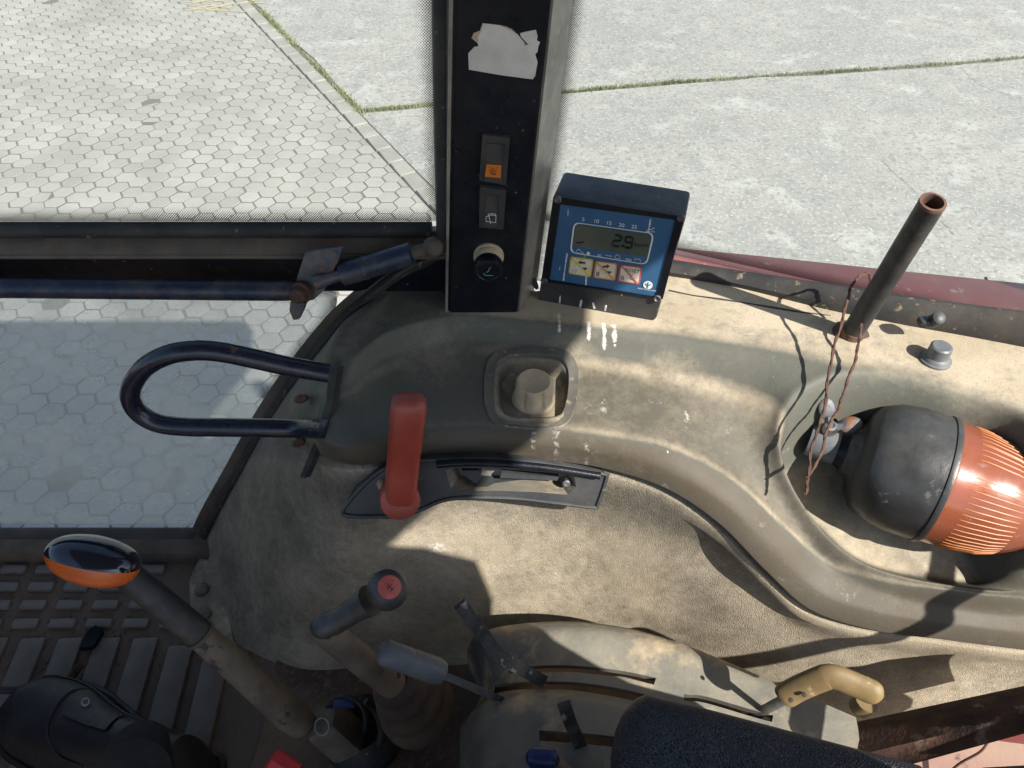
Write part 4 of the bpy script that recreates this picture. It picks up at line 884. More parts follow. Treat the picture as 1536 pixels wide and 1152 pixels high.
for pts, r in [([(1255, 345), (1248, 400), (1240, 432)], .0011), ([(705, 570), (690, 660), (680, 750)], .0013), ([(832, 715), (828, 780)], .0013), ([(660, 850), (655, 900)], .0011), ([(800, 878), (790, 925)], .0017), ([(875, 895), (885, 935)], .0014), ([(962, 912), (955, 948)], .0014), ([(712, 280), (710, 325)], .0006), ([(657, 660), (655, 680)], .0006), ([(1065, 838), (1065, 850)], .0007)]:
    a, b = pts[0], pts[-1]; P_ = mx([np.array(a) + (np.array(b) - np.array(a)) * t for t in np.linspace(0, 1, 9)], .0047 if pts[0][1] < 800 else .0032)
    obj('dried_drip', MB().tube(P_, [r * random.uniform(.5, 1.1) for _ in P_], 6, flat=.25, upv=mp.n), m_drip, mon)

# ------------------------------------------------------------------ steel pole, bolt, wire
pb, pt = az(1276, 503, SZ), at(1399, 304, .69)
pole = thing('beacon_pole', 'bare black steel tube standing upright on the dusty ledge', 'pole', pb)
ptd = nrm(pt - pb); Lp = np.linalg.norm(pt - pb)
obj('tube', MB().lathe([(-.005, .0118), (Lp, .0118), (Lp + .0006, .0112), (Lp + .0006, .0098), (Lp - .05, .0095), (Lp - .05, 0)], pb, ptd, 28), m_pole, pole)
m_rim = mat('rusted_rim', (.13, .065, .042), .8, c2=(.07, .04, .03), s2=80)
obj('rim', MB().lathe([(Lp - .002, .0121), (Lp + .0012, .0119), (Lp + .0014, .0095), (Lp - .012, .0093)], pb, ptd, 28), m_rim, pole)
obj('foot_collar', MB().lathe([(-.002, .021), (.002, .02), (.003, .0135), (.012, .0125), (.0125, .0118)], pb, ptd, 24), m_rim, pole)
bpz = az(1402, 541, SZ)
bo = thing('capped_bolt', 'grey capped bolt standing on the dusty ledge near the pole', 'bolt', bpz)
obj('bolt_cap', MB().lathe([(0, .0165), (.003, .0165), (.004, .0145), (.0065, .0135), (.008, .0118), (.02, .0112), (.0215, .0095), (.0215, 0)], bpz, (0, 0, 1), 26), m_greygrip, bo)
def lerpz(pts): return [az(u, v, z) for u, v, z in pts]
wr = smooth([(lambda d, u=u, v=v: d)(at(u, v, t)) for u, v, t in [(1207, 742, .79), (1211, 718, .79), (1219, 672, .785), (1230, 630, .78), (1242, 575, .79), (1252, 520, .805), (1264, 472, .81), (1276, 436, .815), (1286, 417, .82), (1297, 410, .826), (1306, 414, .83), (1306, 432, .832), (1302, 462, .835), (1290, 500, .822), (1283, 535, .815), (1272, 575, .80), (1259, 606, .80), (1249, 628, .80), (1240, 652, .80), (1227, 688, .795), (1211, 716, .79)]], 130)
wire = thing('wire_loop', 'long rusty twisted wire loop hanging over the pole foot', 'wire', wr[0])
ph = np.arange(len(wr)) * 1.1
wr = wr + np.stack([np.sin(np.arange(len(wr)) * .9) * .0006 + np.sin(np.arange(len(wr)) * .37) * .0012, np.zeros(len(wr)), np.sin(np.arange(len(wr)) * .61 + 1) * .001], 1)
tw = np.stack([np.cos(ph) * .0007, np.zeros(len(wr)), np.sin(ph) * .0007], 1)
obj('wire_strand', MB().tube(wr + tw, .00125, 7), m_rust, wire); obj('wire_strand', MB().tube(wr - tw, .00125, 7), m_rust, wire)

# ------------------------------------------------------------------ beacon in the tray
bcn = az(1353, 703, -.64); BS = 1.04; bd = nrm((.9, -.42, -.03))
bea = thing('rotating_beacon', 'amber flashing beacon with black base lying in the console tray', 'beacon', bcn + (0, 0, -.07))
sc_p = lambda P_: [(a * BS, b * BS) for a, b in P_]
obj('base', MB().lathe(sc_p([(-.058, .0), (-.058, .022), (-.056, .026), (-.05, .028), (-.046, .034), (-.044, .045), (-.036, .056), (-.02, .0635), (.0, .0668), (.02, .0665), (.028, .066), (.029, .0645)]), bcn, bd, 64), m_beacon, bea, 50)
obj('neck', MB().lathe(sc_p([(-.082, .0175), (-.08, .018), (-.066, .0185), (-.055, .0235), (-.05, .027)]), bcn, bd, 32), m_black, bea)
obj('clamp_sleeve', MB().lathe(sc_p([(-.066, .0185), (-.066, .0192), (-.092, .0185), (-.095, .0178), (-.095, .013), (-.072, .0125), (-.072, 0)]), bcn, bd, 32), m_greygrip, bea)
lens_prof = sc_p([(.029, .0652), (.034, .0655), (.036, .0648), (.06, .0632), (.085, .0585), (.105, .051), (.122, .041), (.134, .028), (.14, .014), (.142, 0)])
lens = obj('amber_lens', MB().lathe(lens_prof, bcn, bd, 64), m_lens, bea, 60)
obj('reflector', MB().lathe([(.03, .045), (.06, .04), (.085, .03), (.1, .018), (.105, 0)], bcn, bd, 32), m_chrome, bea)
bu = nrm(np.array((0, 0, 1)) - bd * bd[2]); bq = np.cross(bd, bu)
def lens_r(x): return np.interp(x, [p[0] for p in lens_prof], [p[1] for p in lens_prof])
for a in np.arange(0, 360, 5.6):
    if 20 < (a % 120) < 32: continue
    dirn = bu * math.cos(rad(a)) + bq * math.sin(rad(a))
    pts = [bcn + bd * x + dirn * (lens_r(x) + .0001) for x in np.linspace(.05 * BS, .1 * BS, 8)]
    obj('lens_ridge', MB().tube(pts, [.0003, .0006, .0007, .0007, .0007, .0007, .0006, .0003], 6), m_lensrib, lens)
obj('lens_ring', MB().lathe(sc_p([(.0275, .0655), (.0275, .0672), (.031, .0675), (.033, .0668), (.033, .065)]), bcn, bd, 64), m_beacon, bea)
wnp = bcn + bd * -.08 * BS + bu * .021 * BS + np.array((0, .0, 0)); wnd = nrm(np.array((-.12, -.25, 1)))
wn_ = obj('wing_nut', MB().lathe([(-.006, .0085), (.004, .0085), (.009, .0065), (.0095, .0035), (.0065, .003), (.0065, 0)], wnp, wnd, 18), m_chrome, bea)
for wd_ in (nrm(UP - RT * .22 + (0, -.1, .1)), nrm(RT + UP * .12 + (0, -.1, .15))):
    nn_ = nrm(np.cross(wd_, np.cross(nrm(-ray(1275, 630)) + (.2, 0, .2), wd_)))
    obj('wing', MB().ell(wnp + wd_ * .021 + wnd * .004, (wd_, np.cross(nn_, wd_), nn_), (.0125, .0092, .0026)).tube([wnp + wnd * .003, wnp + wd_ * .013 + wnd * .004], [.0055, .004], 8), m_steel, wn_)
obj('clamp_bolt', MB().tube([wnp - wnd * .03, wnp + wnd * .007], .0032, 10), m_chrome, wn_)

# ------------------------------------------------------------------ grab handle on the flank
gh = thing('grab_handle', 'dark blue looped tube grab handle in front of the lower pane', 'grab handle', ay(480, 600, .6))
hpx = [(505, 561), (470, 556), (430, 549), (385, 539), (330, 528), (290, 526), (250, 533), (215, 553), (196, 585), (203, 613), (232, 633), (275, 640), (340, 641), (400, 642), (450, 643), (492, 644)]
yy = np.linspace(.615, .585, len(hpx))
hp3 = [ay(u, v, y) for (u, v), y in zip(hpx, yy)]; hp3[0] = surf(507, 562); hp3[-1] = surf(492, 644)
hpp = smooth(hp3, 90)
obj('loop_tube', MB().tube(hpp, .0108, 18), m_navy, gh)
bk_px = [(494, 549), (506, 551), (500, 600), (487, 648), (457, 718), (450, 715), (476, 652), (489, 602)]
bpl = Plane(surf(478, 630), np.cross(surf(455, 715) - surf(495, 560), surf(505, 600) - surf(470, 610)))
if bpl.n[0] > 0: bpl.n = -bpl.n
obj('mount_plate', MB().prism([bpl.hit(u, v, .003) for u, v in bk_px], bpl.n * -.008), m_pole, gh)
for u, v in ((452, 598), (448, 664)):
    obj('weld_stub', MB().tube([bpl.hit(u, v, -.012), bpl.hit(u, v, .004)], [.009, .006], 8, flat=.6), m_rust, gh)

# ================================================================== FLOOR MAT
mz = -1.075
fm = thing('floor_mat', 'dirty black rubber floor mat with raised tread blocks', 'floor mat', (-.6, .45, mz))
obj('sheet', MB().prism([(-1.0, .7, mz), (-.40, .7, mz), (-.42, .55, mz), (-.30, .4, mz), (-.25, .2, mz), (-1.0, .2, mz)], (0, 0, -.02)), m_mat, fm)
cz = lambda x, y: az(x / 3.097, 780 + y / 3.097, mz)
r1, r2 = cz(160, 400), cz(655, 420); dxb = (r2 - r1)[0] / 3
r3 = cz(160, 487); dyb = (r1 - r3)[1]
blk0 = None
def share(name, proto, loc, rz, parent):
    o = bpy.data.objects.new(name, proto.data); C.objects.link(o); o.parent = parent; o.location = loc; o.rotation_euler = (0, 0, rz); return o
fb = np.array(BASE[fm.name])
mbk = MB().box(fb + (0, 0, .003), (dxb * .70, dyb * .5, .009), None, .0035)
proto = obj('tread_block', mbk, m_matb, fm); first = True
for j in range(-1, 4):
    for i in range(-2, 6):
        p = np.array((r1[0] + i * dxb - .002 * j, r1[1] + j * dyb, mz)); u, v = proj(p)
        if p[1] > .685 or u > 262 or u < -40: continue
        loc = p - fb
        if first: proto.location = loc; first = False
        else: share('tread_block', proto, loc, random.gauss(0, .01), fm)
y1 = cz(160, 555)[1]
rib = MB().box(fb + (0, -.14, .003), (dxb * .66, .28, .009), None, .0035); pr = None
for i in range(-2, 6):
    x0 = cz(150, 560)[0] + i * dxb
    loc = np.array((x0 + .004, y1 - max(0, i - 3) * .012, mz)) - fb
    if pr is None: pr = obj('tread_rib', rib, m_matb, fm); pr.location = loc
    else: share('tread_rib', pr, loc, .06, fm)
pr.rotation_euler = (0, 0, .06)
sill = thing('door_sill', 'dusty dark sill step under the lower door pane', 'sill', (-.7, .71, -1.06))
sa, sb_ = az(0, 828, -1.06), az(288, 838, -1.06)
obj('sill_plate', MB().box((-.7, sa[1] + .012, -1.066), (.66, .045, .03), None, .004), m_lip, sill)
crumb = az(137, 962, mz + .01); cr = tag(obj('rubber_scrap', MB().prism([crumb + np.array(p) for p in [(-.012, -.012, .004), (.008, -.01, .004), (.016, .012, .012), (.003, .02, .012), (-.01, .012, .006)]], (0, 0, -.01)), m_black), 'torn black rubber scrap lying on the floor mat', 'scrap')
stick = tag(obj('metal_rod', MB().tube([az(-60, 1036, -1.03), az(55, 1034, -1.03)], .0055, 10), m_pole), 'thin dark rod poking in beside the black shoe', 'rod')
peg = tag(obj('wood_peg', MB().tube([az(106, 1017, -1.06), az(124, 994, -1.05)], [.006, .0055], 10), m_rust), 'short brown peg standing on the mat behind the shoe', 'peg')
# debris
m_crumb = mat('dry_mud', (.16, .105, .065), .95, c2=(.1, .065, .045), s2=200, lo=.4, hi=.6)
db = MB()
for k in range(420):
    u, v = random.uniform(-10, 300), random.uniform(850, 1040)
    if u > 210 + (v - 850) * .2: continue
    p = az(u, v, mz + .001); r_ = random.uniform(.0008, .0034)
    db.box(p, (r_, r_ * random.uniform(.5, 1), r_ * .6), ((math.cos(k), math.sin(k), 0), (-math.sin(k), math.cos(k), 0), (0, 0, 1)))
o = obj('mud_crumb', db, m_crumb); o['kind'] = 'stuff'; o['label'] = 'dry mud crumbs scattered over the rubber floor mat'; o['category'] = 'dirt'

# ------------------------------------------------------------------ shoe
shoe = thing('shoe', 'black leather shoe with a metal eyelet on the mat', 'shoe', az(165, 1090, mz))
toe, heel = az(22, 1072, mz), az(318, 1190, mz); sd = heel - toe; Ls = np.linalg.norm(sd); sd /= Ls; sn = np.array((-sd[1], sd[0], 0)); 
prof = [(0.0, .004, .012, 0), (.03, .026, .036, .002), (.1, .046, .052, .004), (.22, .055, .058, .006), (.36, .054, .066, .004), (.5, .045, .08, 0), (.62, .039, .098, -.002), (.75, .038, .11, -.002), (.9, .037, .112, 0), (.98, .028, .10, 0), (1.0, .012, .06, 0)]
G = []
for f, hw_, hh, of in prof:
    c = toe + sd * Ls * f + sn * of; row_ = []
    for k in range(17):
        a = math.pi * k / 16; row_.append(c + sn * hw_ * np.sign(math.cos(a)) * abs(math.cos(a)) ** .75 + np.array((0, 0, .012 + hh * math.sin(a) ** .8)))
    G.append(row_)
G = np.array(G); G = hermite(G, np.array([p[0] for p in prof]), np.linspace(0, 1, 40), False)
obj('upper', MB().grid(G), m_leather, shoe, 60)
wl_ = [G[i][0] for i in range(40)] + [G[i][-1] for i in range(39, -1, -1)]
wc = np.mean(wl_, 0); welt = np.array([p + nrm(np.array((p - wc) * (1, 1, 0))) * .005 - (0, 0, .004) for p in wl_])
obj('welt', MB().tube(welt, .0055, 8), m_leather, shoe)
obj('stitch_seam', MB().tube([G[i][3] + (0, 0, .002) for i in range(4, 30)], .0016, 6).tube(smooth([G[14][3], G[12][6], G[13][9], G[17][12], G[22][13]], 20) + (0, 0, .0015), .0018, 6), m_leather, shoe)
flap = G[14:26, 4:9] + np.array((0, 0, .003)); obj('lace_flap', MB().grid(flap), m_leather, shoe)
ey = G[17][6] + np.array((0, 0, .006)); obj('eyelet', MB().lathe([(0, .006), (.0015, .0055), (.002, .0035), (.0005, .003)], ey, nrm((.1, -.3, .9)), 16), m_chrome, shoe)
ank = toe + sd * Ls * .8
obj('trouser_cuff', MB().tube([ank + (0, 0, .07), ank + (.0, -.01, .105), ank + (.01, -.03, .13), ank + (.02, -.05, .15)], [.034, .038, .04, .041], 24), m_cloth, shoe)

# ================================================================== LEVERS
# lever with orange and black knob
kc_ = at(140, 842, .80); lv1 = thing('gear_lever', 'tall gear lever with orange and black oval knob', 'lever', at(480, 1092, .95))
kx_ = nrm(at(205, 862, .8) - at(70, 832, .8)); ku = nrm(UP - kx_ * (UP @ kx_) + np.array((0, -.1, 0))); ku = nrm(ku - kx_ * (ku @ kx_)); kn_ = np.cross(kx_, ku)
def half(sign, rx, ru, rn):
    G = []
    for i in range(25):
        th = math.pi * i / 24; r_ = math.sin(th) ** .85; x = -rx * math.cos(th) * (1 if math.cos(th) > 0 else .98); row_ = []
        for k in range(15):
            ph_ = math.pi * k / 14; row_.append(kc_ + kx_ * x + ku * (sign * ru * r_ * math.sin(ph_) + .002) + kn_ * rn * r_ * math.cos(ph_))
        G.append(row_)
    return MB().grid(G)
m_gloss = mat('glossy_navy_black', (.008, .01, .02), .13, coat=.6)
obj('knob_cap', half(1, .049, .024, .029), m_gloss, lv1, 60); obj('knob_insert', half(-1, .0485, .0275, .0285), m_orange, lv1, 60)
A_, B_, D_ = at(186, 858, .815), at(300, 952, .86), at(455, 1088, .94)
obj('sleeve', MB().tube([A_, A_ * .9 + B_ * .1, B_ * .97 + A_ * .03, B_], [.0145, .0155, .0165, .0155], 20), m_pole, lv1)
obj('sleeve_collar', MB().tube([B_ * .985 + A_ * .015, B_ * .985 + D_ * .015], .0178, 20), m_lip, lv1)
obj('shaft', MB().tube([B_, B_ * .7 + D_ * .3, B_ * .3 + D_ * .7, B_ * .12 + D_ * .88, D_], [.0155, .017, .0195, .0205, .017], 20), m_tantube, lv1)
cl = at(500, 1093, .95); cx = nrm(D_ - B_); cy = nrm(np.cross(cx, (0, .3, 1))); cz_ = np.cross(cx, cy)
cst = obj('clamp_casting', MB().box(cl + cx * .006, (.062, .046, .042), (cx, cy, cz_), .008), m_cast, lv1)
e0 = at(483, 1090, .92); obj('split_ring', MB().tube([e0 + nrm(-ray(483, 1090)) * .002 + (np.array((1, 0, 0)) * math.cos(a) * .0085 + UP * math.sin(a) * .0105) for a in np.linspace(0, 6.28, 25)], .0011, 6, False), m_chrome, cst)
# ball-headed bent lever
lv2 = thing('bent_lever', 'bent lever with black ball knob and red cap', 'lever', at(600, 1060, .95))
bl = at(581, 885, .765); bd2 = at(484, 945, .80); bs2 = at(604, 1038, .91)
obj('ball_knob', MB().ell(bl, np.eye(3), (.0205, .0205, .0205), 32, 20).tube([bl * .75 + bd2 * .25, bl * .55 + bd2 * .45], [.0165, .0135], 16), m_blackp, lv2)
capn = nrm(-ray(590, 880) + np.array((.12, .12, .12))); cap = obj('red_cap', MB().lathe([(.0195, .0115), (.0205, .0112), (.0212, .008), (.0214, 0)], bl, capn, 28), m_tip, lv2)
cf = bl + capn * .0216; cxu = nrm(np.cross((0, .6, 1), capn)); cyu = np.cross(capn, cxu); sx = nrm(cxu * .8 - cyu * .6 * -1); sy = np.cross(capn, sx)
obj('shift_pattern', MB().tube([cf - sx * .0035, cf + sx * .0035], .0004, 5).tube([cf - sy * .004 - sx * .002, cf - sy * .004 + sx * .002], .0004, 5).tube([cf - sy * .004, cf + sy * .004], .0004, 5).text('H', .003, cf + sx * .006 + sy * .002, sx, sy).text('L', .003, cf - sx * .006 - sy * .002, sx, sy), m_ink, cap)
pth = smooth([bl * .6 + bd2 * .4, bl * .25 + bd2 * .75, bd2 + (.002, 0, .003), bd2 * .75 + bs2 * .25, bs2 * .65 + bd2 * .35, bs2], 40)
obj('arm', MB().tube(pth[:16], .0128, 18), m_blackp, lv2); obj('shaft', MB().tube(pth[15:], np.linspace(.0145, .0175, 26), 18), m_tantube, lv2)
gd = nrm(at(640, 1085, .99) - at(575, 1015, .9)); gp = at(590, 1022, .9)
gb = obj('gaiter', MB().lathe([(-.005, .02), (.0, .027), (.008, .03), (.014, .0265), (.02, .0335), (.03, .036), (.036, .032), (.042, .041), (.054, .043), (.06, .038), (.066, .047), (.08, .048), (.085, .04)], gp, gd, 36), m_boot, lv2, 60)
obj('gaiter_clip', MB().box(at(570, 1012, .885), (.05, .012, .006), (nrm((1, 0, .2)), nrm((0, 1, .3)), nrm((-.2, -.3, 1))), .002), m_boot, lv2)
# transmission tunnel floor
tn = thing('tunnel_cover', 'brown dust covered tunnel cover between levers and quadrant', 'cover', (0, .3, -1.07))
tx, ty = np.linspace(-.34, .3, 40), np.linspace(.05, .54, 40)
TG = np.array([[(x, y, -1.062 + .03 * sst(.0, .2, np.array(x)) + .02 * sst(.42, .3, np.array(y)) + .004 * math.sin(x * 40) * math.sin(y * 33)) for x in tx] for y in ty])
obj('carpet', MB().grid(TG), m_carpet, tn)
# black cable boot and loops round the casting
cbt = thing('cable_bundle', 'loose black cable and blue connector around the lever base', 'cable', at(540, 1080, 1.0))
lp = smooth([at(490, 1062, .95), at(505, 1048, .94), at(525, 1046, .93), at(543, 1060, .93), at(548, 1085, .95), at(540, 1110, .97), at(520, 1130, .98), at(495, 1140, .99)], 40)
obj('cable', MB().tube(lp, .0028, 8), m_rubber, cbt)
obj('cable', MB().tube(smooth([at(548, 1052, .95), at(565, 1070, .96), at(572, 1100, .98), at(560, 1130, 1.0), at(530, 1146, 1.0), at(500, 1142, 1.0)], 30), .0045, 8), m_rubber, cbt)
obj('connector', MB().box(at(517, 1056, .93), (.026, .009, .009), (nrm((1, 0, .1)), (0, 1, 0), nrm((-.1, 0, 1))), .002), m_bluecap, cbt)
obj('rubber_boot', MB().lathe([(-.02, .05), (0, .052), (.015, .045), (.02, .035), (.03, .03)], at(545, 1100, 1.02), (-.1, -.1, 1), 32), m_rubber, cbt)
# red and blue tool handle at the bottom edge
rb = thing('red_capped_lever', 'red capped dark blue handle at the lower edge of the picture', 'handle', at(440, 1150, .8))
a0, a1 = at(402, 1142, .78), at(447, 1150, .78); ad_ = nrm(a1 - a0 + np.array((0, -.01, -.012)))
obj('red_cap', MB().tube([a0, a0 + ad_ * .002, a0 + ad_ * .03, a0 + ad_ * .031], [.009, .0155, .0155, .0145], 8), m_brightred, rb, 20)
obj('handle', MB().tube([a0 + ad_ * .03, a0 + ad_ * .1, a0 + ad_ * .16], [.0135, .014, .0145], 20), m_bluecap, rb)

# ------------------------------------------------------------------ lever quadrant plate
qd = thing('lever_quadrant', 'dusty grey slotted lever quadrant beside the armrest', 'quadrant', az(900, 1050, -1.0))
ZQ = -.852
Qpx = [
 [(700, 975), (716, 952), (762, 938), (850, 932), (930, 940), (1000, 958), (1070, 984), (1140, 1014), (1210, 1044), (1284, 1076)],
 [(712, 985), (735, 968), (778, 955), (850, 949), (930, 957), (1000, 974), (1068, 998), (1136, 1025), (1206, 1053), (1285, 1082)],
 [(720, 1004), (746, 1000), (790, 999), (855, 998), (925, 1005), (984, 1017), (1030, 1030), (1064, 1036), (1162, 1064), (1287, 1092)],
 [(722, 1018), (748, 1012), (790, 1009), (855, 1008), (922, 1015), (981, 1027), (1026, 1041), (1060, 1045), (1160, 1073), (1288, 1100)],
 [(724, 1034), (750, 1026), (790, 1023), (855, 1023), (920, 1031), (975, 1043), (1026, 1051), (1060, 1055), (1158, 1083), (1289, 1110)],
 [(716, 1056), (745, 1040), (788, 1034), (853, 1035), (916, 1044), (971, 1056), (1022, 1066), (1060, 1075), (1155, 1098), (1291, 1125)],
 [(690, 1092), (720, 1068), (780, 1052), (850, 1050), (915, 1060), (970, 1073), (1022, 1083), (1060, 1092), (1155, 1115), (1293, 1145)],
 [(690, 1130), (720, 1110), (780, 1096), (850, 1098), (915, 1104), (970, 1112), (1022, 1122), (1060, 1132), (1155, 1155), (1297, 1185)],
 [(690, 1145), (722, 1128), (780, 1112), (850, 1114), (915, 1120), (970, 1128), (1022, 1138), (1060, 1148), (1155, 1172), (1300, 1205)],
 [(690, 1200), (722, 1190), (780, 1180), (850, 1182), (915, 1188), (970, 1196), (1022, 1206), (1060, 1216), (1155, 1240), (1306, 1275)]]
zc = [-.985, -.905, -.872, -.86, -.857, -.855, -.853, -.852, -.85, -.848]
zr = [-.014, .004, 0, 0, 0, 0, .014, .016, .016, .016]
zr_fade = [1, 1, 1, 1, 1, .9, .6, .3, 0, 0]
QG = np.array([[az(u, v, zc[j] + zr[i] * zr_fade[j]) for j, (u, v) in enumerate(r)] for i, r in enumerate(Qpx)])
def dens(G, a, b):
    G = hermite(G.transpose(1, 0, 2), np.arange(G.shape[1]), np.linspace(0, G.shape[1] - 1, (G.shape[1] - 1) * a + 1), False)
    return hermite(G.transpose(1, 0, 2), np.arange(G.shape[1]), np.linspace(0, G.shape[1] - 1, (G.shape[1] - 1) * b + 1), True)
a_n, b_n = 12, 4
DG = dens(QG, a_n, b_n)
def inslot(i, j):
    r, c = i / b_n, j / a_n
    if 2 <= r < 3 and 1.35 <= c < 5: return True
    if 4 <= r < 5 and .75 <= c < 4.92: return True
    if 3 <= r < 4 and 6 <= c < 8: return True
    if 7 <= r < 8 and 2.4 <= c < 4.4: return True
    return False
mb = MB(); na, nb_ = DG.shape[:2]
vs = list(DG.reshape(-1, 3)) + [p + (0, .002, -.012) for p in DG.reshape(-1, 3)]; off = na * nb_; fs = []
cell = lambda i, j: 0 <= i < na - 1 and 0 <= j < nb_ - 1 and not inslot(i, j)
for i in range(na - 1):
    for j in range(nb_ - 1):
        if not cell(i, j): continue
        a, b, c, d = i * nb_ + j, i * nb_ + j + 1, (i + 1) * nb_ + j + 1, (i + 1) * nb_ + j
        fs += [(a, b, c, d), (a + off, d + off, c + off, b + off)]
        for (x, y), (p, q2) in (((i - 1, j), (a, b)), ((i + 1, j), (c, d)), ((i, j - 1), (d, a)), ((i, j + 1), (b, c))):
            if not cell(x, y): fs.append((q2, p, p + off, q2 + off))
mb.add(vs, fs); obj('slotted_plate', mb, m_quad, qd, 40)
# skirts under the plate so that the slots look into a dark box
e_up = DG[0]; lft = DG[:, 0]; rgt = DG[:, -1]
def skirt(e): return MB().grid([e + (0, 0, -.004), e * (1, 1, 0) + np.array((0, 0, -1.06))])
obj('side_skirt', skirt(lft), m_quad, qd); obj('end_skirt', skirt(rgt), m_quad, qd)
obj('inner_floor', MB().grid(DG[::4, ::6] * (1, 1, 0) + np.array((0, 0, -.955)) + (np.minimum(0, DG[::4, ::6, 2:3] + .87) * (0, 0, 1))), m_carpet, qd)
# flat steel levers in the slots
def flat_lever(name, label, px, ts, wdt, th, m=m_lever):
    P_ = smooth([at(u, v, t) for (u, v), t in zip(px, ts)], 16); t = thing(name, label, 'lever', P_[-1])
    mb = MB(); T_ = np.gradient(P_, axis=0); vs = []
    for p, tg in zip(P_, T_):
        tg = nrm(tg); s_ = nrm(np.cross(tg, nrm(p))); n_ = np.cross(s_, tg)
        vs += [p + s_ * wdt + n_ * th, p - s_ * wdt + n_ * th, p - s_ * wdt - n_ * th, p + s_ * wdt - n_ * th]
    k = len(P_); fs = [(i * 4 + j, i * 4 + (j + 1) % 4, i * 4 + 4 + (j + 1) % 4, i * 4 + 4 + j) for i in range(k - 1) for j in range(4)] + [(3, 2, 1, 0), tuple((k - 1) * 4 + j for j in range(4))]
    obj('blade', mb.add(vs, fs), m, t, 30); return t
flat_lever('flat_lever', 'chipped flat steel lever in the upper quadrant slot', [(690, 906), (722, 948), (748, 982), (790, 1008), (815, 1022)], [.80, .82, .835, .86, .89], .0072, .003)
flat_lever('flat_lever', 'short plain steel lever left of the armrest', [(846, 1056), (856, 1085), (868, 1112), (880, 1140)], [.77, .79, .81, .84], .0068, .0028)
l3 = flat_lever('grip_lever', 'thin quadrant lever with round grey grip', [(640, 1003), (690, 1023), (740, 1045), (775, 1062)], [.83, .85, .875, .9], .0042, .003)
g0, g1 = at(570, 976, .805), at(664, 1010, .838)
gg = lambda f: g0 + (g1 - g0) * f
obj('grip', MB().tube([gg(0), gg(.03), gg(.09), gg(.4), gg(.43), gg(.45), gg(.48), gg(.9), gg(.98), gg(1)], [.006, .0115, .014, .0142, .0142, .0134, .0142, .0145, .0125, .009], 24), m_greygrip, l3)
# yellow handled lever
yl = thing('yellow_lever', 'quadrant lever with bent dirty yellow grip', 'lever', at(1140, 1070, .87))
yp = smooth([at(1172, 1048, .80), at(1195, 1034, .79), at(1232, 1018, .775), (at(1250, 1015, .77)), at(1285, 1028, .765), at(1325, 1046, .757)], 40)
rad_ = [.004, .011, .0125, .013] + [.0132] * 16 + [.0128] * 17 + [.012, .0105, .007, .002]
obj('grip', MB().tube(yp, rad_[:41], 20, flat=.62, upv=(0, -.5, .8)), m_yellow, yl)
obj('stem', MB().tube(smooth([at(1185, 1045, .80), at(1160, 1058, .83), at(1135, 1072, .865), at(1120, 1085, .9)], 14), .0075, 8, flat=.35, upv=(0, -.6, .8)), m_steel, yl)
for u, v in ((1186, 1050), (1206, 1042)): obj('rivet', MB().lathe([(0, .0025), (.0012, .0022), (.0014, 0)], at(u, v, .776), nrm(-ray(u, v)), 10), m_ink, yl)
obj('yellow_tab', MB().tube([at(1288, 1062, .80), at(1300, 1052, .79)], [.011, .012], 14), m_yellow, yl)
# blue knob and armrest
bk_ = thing('blue_knob', 'small dark blue knob left of the armrest at bottom edge', 'knob', at(815, 1150, .76))
obj('knob_cap', MB().tube([at(797, 1137, .77), at(800, 1137, .768), at(828, 1140, .76), at(832, 1141, .76)], [.008, .0115, .0115, .009], 18), m_bluecap, bk_)
obj('knob_stem', MB().tube([at(830, 1141, .762), at(860, 1165, .80)], .007, 12), m_lip, bk_)
armr = thing('armrest', 'padded navy black vinyl seat armrest along the bottom edge', 'armrest', at(1100, 1200, .66))
e0, e1 = at(962, 1128, .655), at(1420, 1255, .62); adir = nrm(e1 - e0); aup = nrm(np.array((.05, -.15, 1)) - adir * (np.array((.05, -.15, 1)) @ adir)); asd = np.cross(adir, aup)
G = []; La = np.linalg.norm(e1 - e0)
for f in [0, .004, .015, .03, .05, .08, .3, .7, 1.0]:
    x = f * La; k = (1 - (1 - min(1, x / .028)) ** 2.2) ** .5 if x > 0 else .001; r_ = []
    for a in np.linspace(0, 2 * math.pi, 41):
        ca, sa_ = math.cos(a), math.sin(a); r_.append(e0 + adir * (x - .025) + asd * .046 * k * np.sign(ca) * abs(ca) ** .6 + aup * .031 * k * np.sign(sa_) * abs(sa_) ** .6)
    G.append(r_)
obj('pad', MB().grid(G), m_arm, armr, 60)
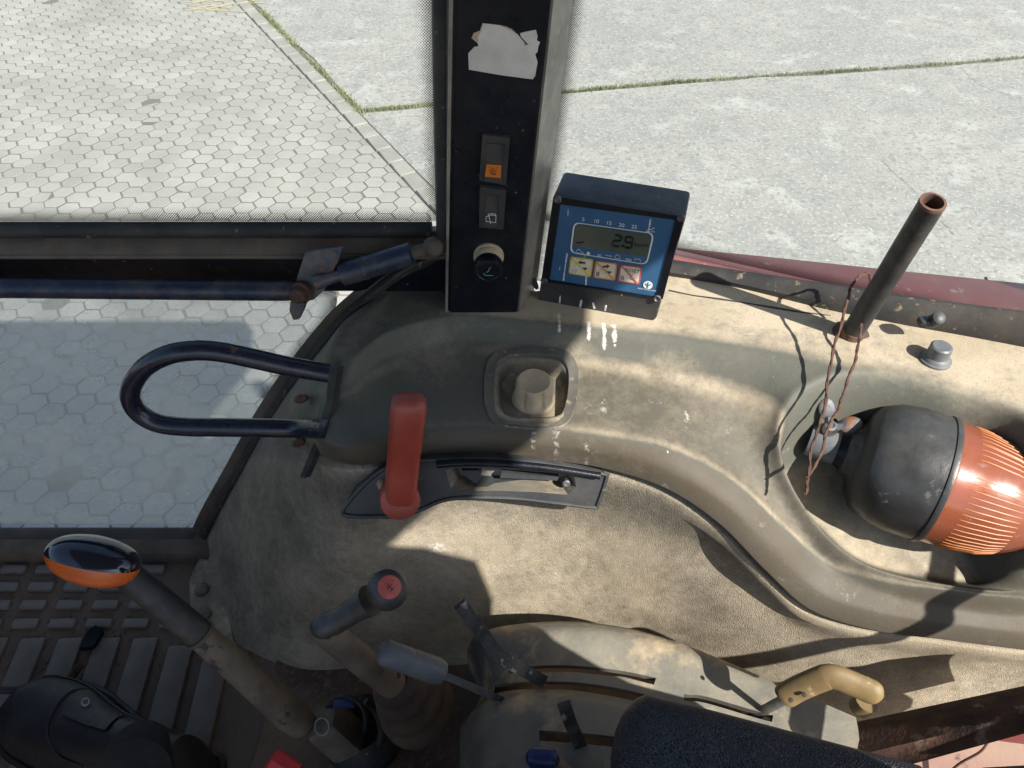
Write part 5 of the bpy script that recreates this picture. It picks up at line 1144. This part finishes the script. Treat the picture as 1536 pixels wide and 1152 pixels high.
# rusted beam and pale fender metal in the lower right corner
bm_ = thing('rusty_rail', 'dark rusted steel rail slanting across the lower right corner', 'rail', at(1420, 1100, .76))
u0, u1, w0, w1 = at(1270, 1098, .84), at(1640, 1020, .74), at(1300, 1165, .80), at(1640, 1072, .70)
mb = MB(); ln = np.linspace(0, 1, 16)
top = np.array([u0 + (u1 - u0) * t for t in ln]); bot = np.array([w0 + (w1 - w0) * t for t in ln]); midl = top * .55 + bot * .45 + (0, -.006, .008)
mb.grid([top + (0, .03, -.1), top + (0, .012, -.012), top, top * .85 + bot * .15 + (0, -.002, .002), midl, midl * .5 + bot * .5 + (0, 0, -.004), bot, bot + (0, .01, -.02), bot + (0, .03, -.06)])
obj('rail_plate', mb, m_rustbeam, bm_)
fs_ = thing('inner_fender', 'pale faded fender sheet in the bottom right corner', 'fender', at(1480, 1140, .8))
fq = [at(1240, 1230, .86), at(1300, 1150, .86), at(1560, 1075, .78), at(1700, 1120, .74), at(1650, 1330, .74)]
obj('sheet', MB().prism(fq, (0, 0, -.02)), m_pinkrust, fs_)
obj('red_patch', MB().prism([p + np.array((0, 0, .002)) for p in [at(1497, 1112, .79), at(1580, 1082, .77), at(1640, 1130, .75)]], (0, 0, -.001)), m_redpaint, fs_)
obj('wire', MB().tube(smooth([at(1482, 1113, .79), at(1470, 1128, .79), at(1440, 1145, .80), at(1420, 1162, .81)], 14), .0014, 6), m_rust, fs_)

# ================================================================== SEAT (behind the eye; only its shade is in the picture)
seat = thing('driver_seat', 'dark cloth driver seat beside the quadrant, out of the picture', 'seat', (.2, 0, -1.05))
bo_ = [(-.24, -.66), (.21, -.66), (.185, -.58), (.162, -.5), (.15, -.45), (.158, -.4), (.15, -.3), (.09, -.19), (0, -.16), (-.12, -.17), (-.22, -.27), (-.25, -.45)]
obj('backrest', MB().prism([(.275, y, z) for y, z in bo_], (.1, -.02, .02)), m_seat, seat)
obj('cushion', MB().box((.06, -.02, -.78), (.46, .46, .12), None, .05), m_seat, seat)
obj('pedestal', MB().box((.1, -.02, -.95), (.34, .34, .24), None, .03), m_rubber, seat)

# unseen bent rod added behind the seat, shaped to cast the hoop shadow
def sunback(p, t): return p + np.array(SUN) * t
shade_rod = thing('shadow_rod', 'added bent rod behind the seat, out of the picture, casting a hoop shadow', 'bracket', (.6, .1, -.5))
ca, cb, cc2, cd2 = az(1352, 800, -.75), surf(1410, 905), surf(1395, 940), surf(1040, 1000)
pa = [sunback(p, .5) for p in (ca + (ca - cb) * 1.5, ca, cb, cc2, cd2, cd2 + (cd2 - cc2) * .4)]
obj('bent_rod', MB().tube(smooth(pa, 40), .0125, 12), m_black, shade_rod)
